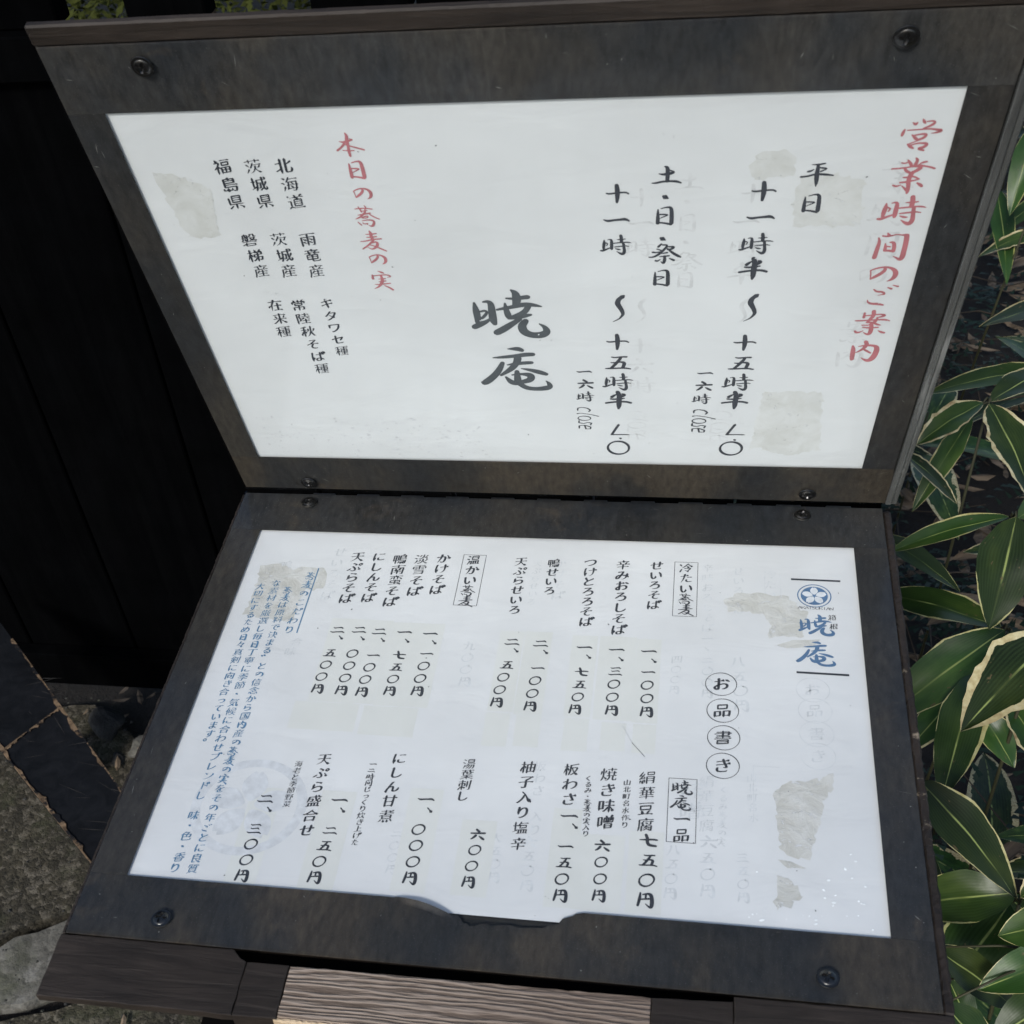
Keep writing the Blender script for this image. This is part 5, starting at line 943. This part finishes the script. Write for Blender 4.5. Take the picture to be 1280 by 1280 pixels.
def leaf_verts(L, W, arch, fold, rnd, nu=18, nv=6, twist=0., ragged=0.):
    vs, fs, uv = [], [], []
    for i in range(nu + 1):
        t = i / nu; w_ = min(1., (t / .34) ** .55) if t < .34 else max(0., 1 - ((t - .34) / .66) ** 2.1) ** .85
        w_ = max(w_, .015); bend = arch * L * 4 * (t - t * t) - arch * .0 * L
        for j in range(nv + 1):
            s = j / nv * 2 - 1; e = 1 + (rnd.uniform(-ragged, ragged) if j in (0, nv) else 0)
            y = s * W / 2 * w_ * e; z = bend + abs(s) ** 1.3 * fold * W * w_ + .012 * W * math.sin(t * 17 + s * 3) + math.sin(t * 9 + j) * .012 * W
            a = twist * (t - .5); y, z = y * math.cos(a) - (z - bend) * math.sin(a), bend + y * math.sin(a) + (z - bend) * math.cos(a)
            vs.append((L * t, y, z)); uv.append((t, j / nv))
    for i in range(nu):
        for j in range(nv): a = i * (nv + 1) + j; fs.append((a, a + nv + 1, a + nv + 2, a + 1))
    return vs, fs, uv
def frame(B, T, up):
    X = (T - B).normalized(); Y = up.cross(X).normalized(); Z = X.cross(Y)
    return Matrix(((X.x, Y.x, Z.x, B.x), (X.y, Y.y, Z.y, B.y), (X.z, Y.z, Z.z, B.z), (0, 0, 0, 1)))
Rm = Matrix(CAM_R); CC = Vector(CAM_C)
def at(px, py, z):
    """point of the place seen at pixel px,py of the 1280 px photograph, at height z"""
    d = Rm.transposed() @ Vector(((px - 640 - CAM_PP[0]) / CAM_F, (py - 640 - CAM_PP[1]) / CAM_F, 1)); s = (z - CC.z) / d.z
    return CC + d * s
# plants: (label, node of the culm) and leaves (base px, tip px, width mm, z base, z tip, margin, fold)
PL = [
 ('bamboo grass with striped leaves beside the top of the upper board', (1292, 255), -.34, [
   ((1296, 150), (1262, 270), 46, -.24, -.34, .45, .10), ((1245, 235), (1258, 356), 44, -.38, -.46, .2, .12), ((1300, 290), (1222, 322), 34, -.40, -.44, .9, .08),
   ((1340, 378), (1224, 409), 54, -.24, -.30, .75, .12), ((1320, 240), (1235, 300), 40, -.46, -.5, .2, .1)]),
 ('bamboo grass with cream-edged leaves fanning out beside the upper right corner of the stand', (1236, 502), -.30, [
   ((1322, 462), (1160, 492), 46, -.31, -.36, .55, .10), ((1229, 503), (1146, 556), 50, -.29, -.33, .95, .12), ((1236, 505), (1296, 640), 56, -.29, -.33, .95, .10),
   ((1238, 502), (1320, 462), 44, -.29, -.30, .7, .1), ((1215, 520), (1140, 640), 38, -.42, -.5, .6, .1), ((1120, 560), (1196, 630), 30, -.40, -.46, 1.0, .1)]),
 ('bamboo grass with one broad blunt leaf beside the hinge', (1266, 646), -.27, [
   ((1262, 646), (1112, 690), 34, -.28, -.33, .5, .14), ((1270, 646), (1236, 787), 68, -.24, -.30, .45, .08), ((1272, 648), (1350, 610), 44, -.27, -.3, .4, .1)]),
 ('bamboo grass with long dark leaves beside the middle of the lower board', (1258, 786), -.32, [
   ((1098, 668), (1200, 740), 36, -.40, -.42, .35, .12), ((1252, 785), (1096, 742), 50, -.33, -.40, .55, .10), ((1256, 787), (1098, 905), 64, -.31, -.38, .5, .09),
   ((1262, 790), (1330, 860), 50, -.34, -.4, .4, .1)]),
 ('bamboo grass holding the leaf with the wide torn cream edge', (1300, 800), -.26, [
   ((1322, 790), (1201, 915), 74, -.23, -.26, 1.15, .12), ((1300, 812), (1395, 880), 50, -.28, -.3, .5, .1), ((1255, 870), (1340, 1010), 42, -.38, -.4, 1.0, .1)]),
 ('bamboo grass with upright hanging leaves under the torn cream leaf', (1222, 842), -.36, [
   ((1216, 843), (1177, 999), 56, -.33, -.37, .5, .1), ((1222, 885), (1268, 960), 40, -.40, -.44, .45, .12), ((1205, 860), (1128, 945), 42, -.42, -.46, .8, .1)]),
 ('bamboo grass with one long pointed leaf slanting down beside the lower board', (1275, 1128), -.36, [
   ((1148, 975), (1271, 1124), 54, -.30, -.34, .55, .08), ((1272, 1116), (1108, 1136), 60, -.38, -.42, .4, .1), ((1262, 1130), (1180, 1245), 84, -.42, -.47, .3, .08),
   ((1276, 1122), (1340, 1080), 30, -.3, -.28, 1.2, .1), ((1095, 1010), (1182, 1120), 40, -.44, -.48, .4, .1)]),
 ('bamboo grass with green leaves at the lower right corner of the picture', (1330, 1190), -.33, [
   ((1345, 1150), (1248, 1170), 44, -.28, -.31, .5, .1), ((1166, 1184), (1270, 1262), 44, -.35, -.38, .5, .12), ((1350, 1190), (1222, 1238), 46, -.31, -.34, .6, .14),
   ((1186, 1225), (1215, 1295), 34, -.42, -.44, .4, .1), ((1180, 1255), (1240, 1330), 44, -.33, -.36, .5, .1), ((1340, 1240), (1240, 1300), 50, -.33, -.36, .5, .1), ((1150, 1170), (1190, 1300), 50, -.5, -.54, .3, .1)]),
]
rl = random.Random(21)
for lab, node, nz, leaves in PL:
    nd = at(*node, nz); foot = Vector((nd.x + rl.uniform(-.05, .07), nd.y + rl.uniform(-.02, .09), ZG))
    pl = empty('bamboo_grass', foot, label=lab, cat='bamboo grass', group='bamboo grass along the right side of the stand')
    mid = (foot + nd) / 2 + Vector((rl.uniform(-.02, .02), .02, 0))
    v_, f_ = tube([foot - foot, mid - foot, nd - foot + Vector((0, 0, -.004))], [.0022, .002, .0015], 6); mesh('culm', v_, f_, STEM, pl, smooth=True)
    for (bx, by), (tx, ty), wmm, z0, z1, mg, fold in leaves:
        B = at(bx, by, z0); T = at(tx, ty, z1); L = (T - B).length
        up = Vector((rl.uniform(-.22, .1), rl.uniform(-.35, -.05), 1)).normalized()
        vs, fs, uv = leaf_verts(L, wmm * MM * .80, .045 + rl.uniform(-.01, .02), fold, rl, twist=rl.uniform(-.8, .8), ragged=.10 if mg > .8 else .02)
        o = mesh('leaf', vs, fs, LEAF, pl, smooth=True, uv=uv)
        o.matrix_world = Matrix.Translation(-foot) @ frame(B, T, up); o['margin'] = float(mg)
        d = (B - nd)
        if .01 < d.length < .16:
            v_, f_ = tube([nd - foot, (nd + B) / 2 - foot + Vector((0, 0, .006)), B - foot], [.0013, .0011, .0009], 5); mesh('stalk', v_, f_, STEM, pl, smooth=True)
# filler plants: shared leaf meshes
protos = []
for k in range(6):
    vs, fs, uv = leaf_verts(1, rl.uniform(.22, .30), rl.uniform(.03, .09), rl.uniform(.06, .14), rl, 12, 4, rl.uniform(-.5, .5), .03)
    o = mesh('leaf', vs, fs, LEAF, None, smooth=True, uv=uv); protos.append(o.data); bpy.data.objects.remove(o)
pts = []
tries = 0
while len(pts) < 34 and tries < 4000:
    tries += 1; x = rl.uniform(.50, 2.0); y = rl.uniform(-.45, 3.0)
    if x > .75 + (y + .45) * .38 + .25: continue
    if any((x - a) ** 2 + (y - b) ** 2 < .012 for a, b in pts): continue
    pts.append((x, y))
for i, (x, y) in enumerate(pts):
    foot = Vector((x, y, ZG)); h = rl.uniform(.12, .34)
    where = 'near the stand' if y < .6 else 'farther back'
    pl = empty('bamboo_grass', foot, label='low dark bamboo grass in the shade under the taller leaves, ' + where, cat='bamboo grass', group='low bamboo grass ' + where)
    lean = Vector((rl.uniform(-.05, .05), rl.uniform(-.05, .05), h))
    v_, f_ = tube([(0, 0, 0), lean], [.002, .0015], 5); mesh('culm', v_, f_, STEM, pl, smooth=True)
    a0 = rl.uniform(0, 6)
    for k in range(rl.randint(4, 6)):
        a = a0 + k * 1.25 + rl.uniform(-.3, .3); L = rl.uniform(.13, .23); base = lean * rl.uniform(.75, 1)
        T = base + Vector((math.cos(a) * L, math.sin(a) * L, rl.uniform(-.09, .03)))
        o = bpy.data.objects.new('leaf', protos[rl.randrange(6)]); COL.objects.link(o); o.parent = pl; o['margin'] = float(rl.choice((.3, .5, .8, 1.)))
        o.matrix_world = frame(base, T, Vector((rl.uniform(-.2, .2), rl.uniform(-.3, .1), 1))) @ Matrix.Diagonal((L, L, L, 1))
# dry leaves and twigs on the soil
V, F = [], []
rg = random.Random(5)
for _ in range(2600):
    x = rg.uniform(.42, 2.2); y = rg.uniform(-.6, 3.4); s = rg.uniform(.008, .028); a = rg.uniform(0, 6.28); z = ZG + rg.uniform(-.002, .03); k = len(V); tl = rg.uniform(-.5, .5)
    for u, v in ((-1.6, 0), (-.6, .45), (.6, .4), (1.7, 0), (.5, -.45), (-.7, -.4)):
        V.append((x + s * (u * math.cos(a) - v * math.sin(a)), y + s * (u * math.sin(a) + v * math.cos(a)), z + s * (abs(u) * .25 + tl * v)))
    F.append((k, k + 1, k + 2, k + 3)); F.append((k, k + 3, k + 4, k + 5))
mesh('leaf_litter', V, F, DRY, None, kind='stuff', label='dry brown leaves lying on the soil under the bamboo grass', cat='leaf litter')
DRYL = ('larger of two tan dead leaves beside the middle of the right board edge', 'small tan dead leaf left of the broad blunt leaf, beside the hinge', 'pale dead leaf scrap under the long narrow leaf by the hinge',
        'second tan dead leaf lying just under the larger one by the right board edge', 'dead leaf between the hanging leaves and the right board edge', 'dead leaf behind the lower right corner of the raised board',
        'dead leaf high up beside the raised board, near the picture edge', 'dead leaf nearest the end of the hinge', 'dead leaf on the dark soil just left of the broad blunt leaf', 'dead leaf beside the base of the long slanting leaf')
for k, (px, py, zz, sz_, an) in enumerate(((1150, 775, -.50, .052, .1), (1168, 668, -.62, .035, 1.0), (1215, 662, -.60, .032, .4), (1158, 782, -.52, .04, .2), (1188, 935, -.45, .04, .9), (1150, 592, -.60, .035, -.4), (1250, 345, -.55, .05, .3), (1140, 628, -.62, .03, 2.0), (1190, 700, -.66, .03, .2), (1240, 1090, -.6, .035, .8))):
    p = at(px, py, zz); v_, f_, uv_ = leaf_verts(sz_ * 1.6, sz_ * .55, .12, .18, rg, 8, 4, .9, .08)
    o = mesh('dry_leaf', [(a - p.x * 0, b, c) for a, b, c in v_], f_, DRY, None, smooth=True, uv=uv_, label=DRYL[k], cat='dry leaf', group='dry leaves caught among the bamboo grass')
    o.location = p; o.rotation_euler = (rg.uniform(-.4, .4), rg.uniform(-.4, .4), an)
V, F = [], []
for _ in range(520):
    x = rg.uniform(.42, 1.9); y = rg.uniform(-.5, 2.6); z = ZG + rg.uniform(.0, .32); a = rg.uniform(0, 6.28); L = rg.uniform(.06, .24); e = rg.uniform(-.5, .9)
    p = Vector((x, y, z)); d = Vector((math.cos(a), math.sin(a), e)).normalized() * L
    v_, f_ = tube([p, p + d * .5 + Vector((0, 0, rg.uniform(-.01, .01))), p + d], [rg.uniform(.0009, .0018), .001, .0005], 4); k = len(V); V += v_; F += [tuple(q + k for q in f) for f in f_]
mesh('dry_twigs', V, F, TWIG, None, kind='stuff', label='tangle of thin dry twigs among the bamboo grass stems', cat='twigs')
# small leafy ground plants (fern like tufts)
V, F = [], []
for _ in range(150):
    x = rg.uniform(.5, 1.7); y = rg.uniform(-.4, 2.2); h = rg.uniform(.05, .2)
    for q in range(5):
        a = rg.uniform(0, 6.28); n_ = 8; Lf = rg.uniform(.07, .16)
        for k in range(n_):
            t = (k + 1) / n_; cx = x + math.cos(a) * Lf * t; cy = y + math.sin(a) * Lf * t; cz = ZG + h + .05 * math.sin(t * 3); w_ = .022 * (1 - t * .7)
            for s in (-1, 1):
                ex = cx - math.sin(a) * w_ * s; ey = cy + math.cos(a) * w_ * s; m_ = len(V)
                V += [(cx, cy, cz), (ex - math.cos(a) * .002, ey - math.sin(a) * .002, cz - .004), (ex + math.cos(a) * .006, ey + math.sin(a) * .006, cz - .004)]; F.append((m_, m_ + 1, m_ + 2))
mesh('ground_ferns', V, F, mat_plain('fern_green', (.008, .02, .009), .5), None, kind='stuff', label='dark green fern-like plants on the soil between the bamboo grass', cat='ferns')
# ------------------------------------------------------------------ sunlit shrubs behind the fence
SHR = mat_plain('yellow_green_leaves', (.05, .058, .014), .7, .05)
def shrub(x, y, r_, h, seed, label):
    rr = random.Random(seed); e = empty('shrub', (x, y, ZG), label=label, cat='shrub', group='sunlit shrubs seen through the fence gaps')
    V, F = [], []
    for _ in range(7000):
        u = Vector((rr.gauss(0, 1), rr.gauss(0, 1), rr.gauss(0, 1))).normalized() * (rr.uniform(.55, 1) + .12 * math.sin(rr.random() * 9))
        p = Vector((u.x * r_, u.y * r_, h * .55 + u.z * h * .5)); a = rr.uniform(0, 6.28); b = rr.uniform(-.9, .9); s = rr.uniform(.010, .019)
        X = Vector((math.cos(a), math.sin(a), b)).normalized(); Y = X.cross(Vector((rr.uniform(-1, 1), rr.uniform(-1, 1), 1)).normalized()).normalized(); k = len(V)
        V += [p - X * s, p + Y * s * .45, p + X * s, p - Y * s * .45]; F.append((k, k + 1, k + 2, k + 3))
    mesh('foliage', V, F, SHR, e, kind='stuff')
    v_, f_ = tube([(0, 0, 0), (.02, 0, h * .6)], [.02, .008], 7); mesh('stem', v_, f_, TWIG, e)
for i, (x, y, r_, h, lab) in enumerate(((-1.75, 2.9, .55, .95, 'yellow-green shrub seen through the leftmost fence gap'), (-1.0, 2.7, .5, .9, 'yellow-green shrub seen through the wide fence gap at the top left'),
        (-.35, 3.0, .5, .9, 'yellow-green shrub behind the top edge of the upper board, left of centre'), (.45, 3.1, .5, .85, 'yellow-green shrub behind the right part of the fence'), (-2.6, 3.4, .6, 1.0, 'yellow-green shrub far left beyond the fence'))):
    shrub(x, y, r_, h, 40 + i, lab)
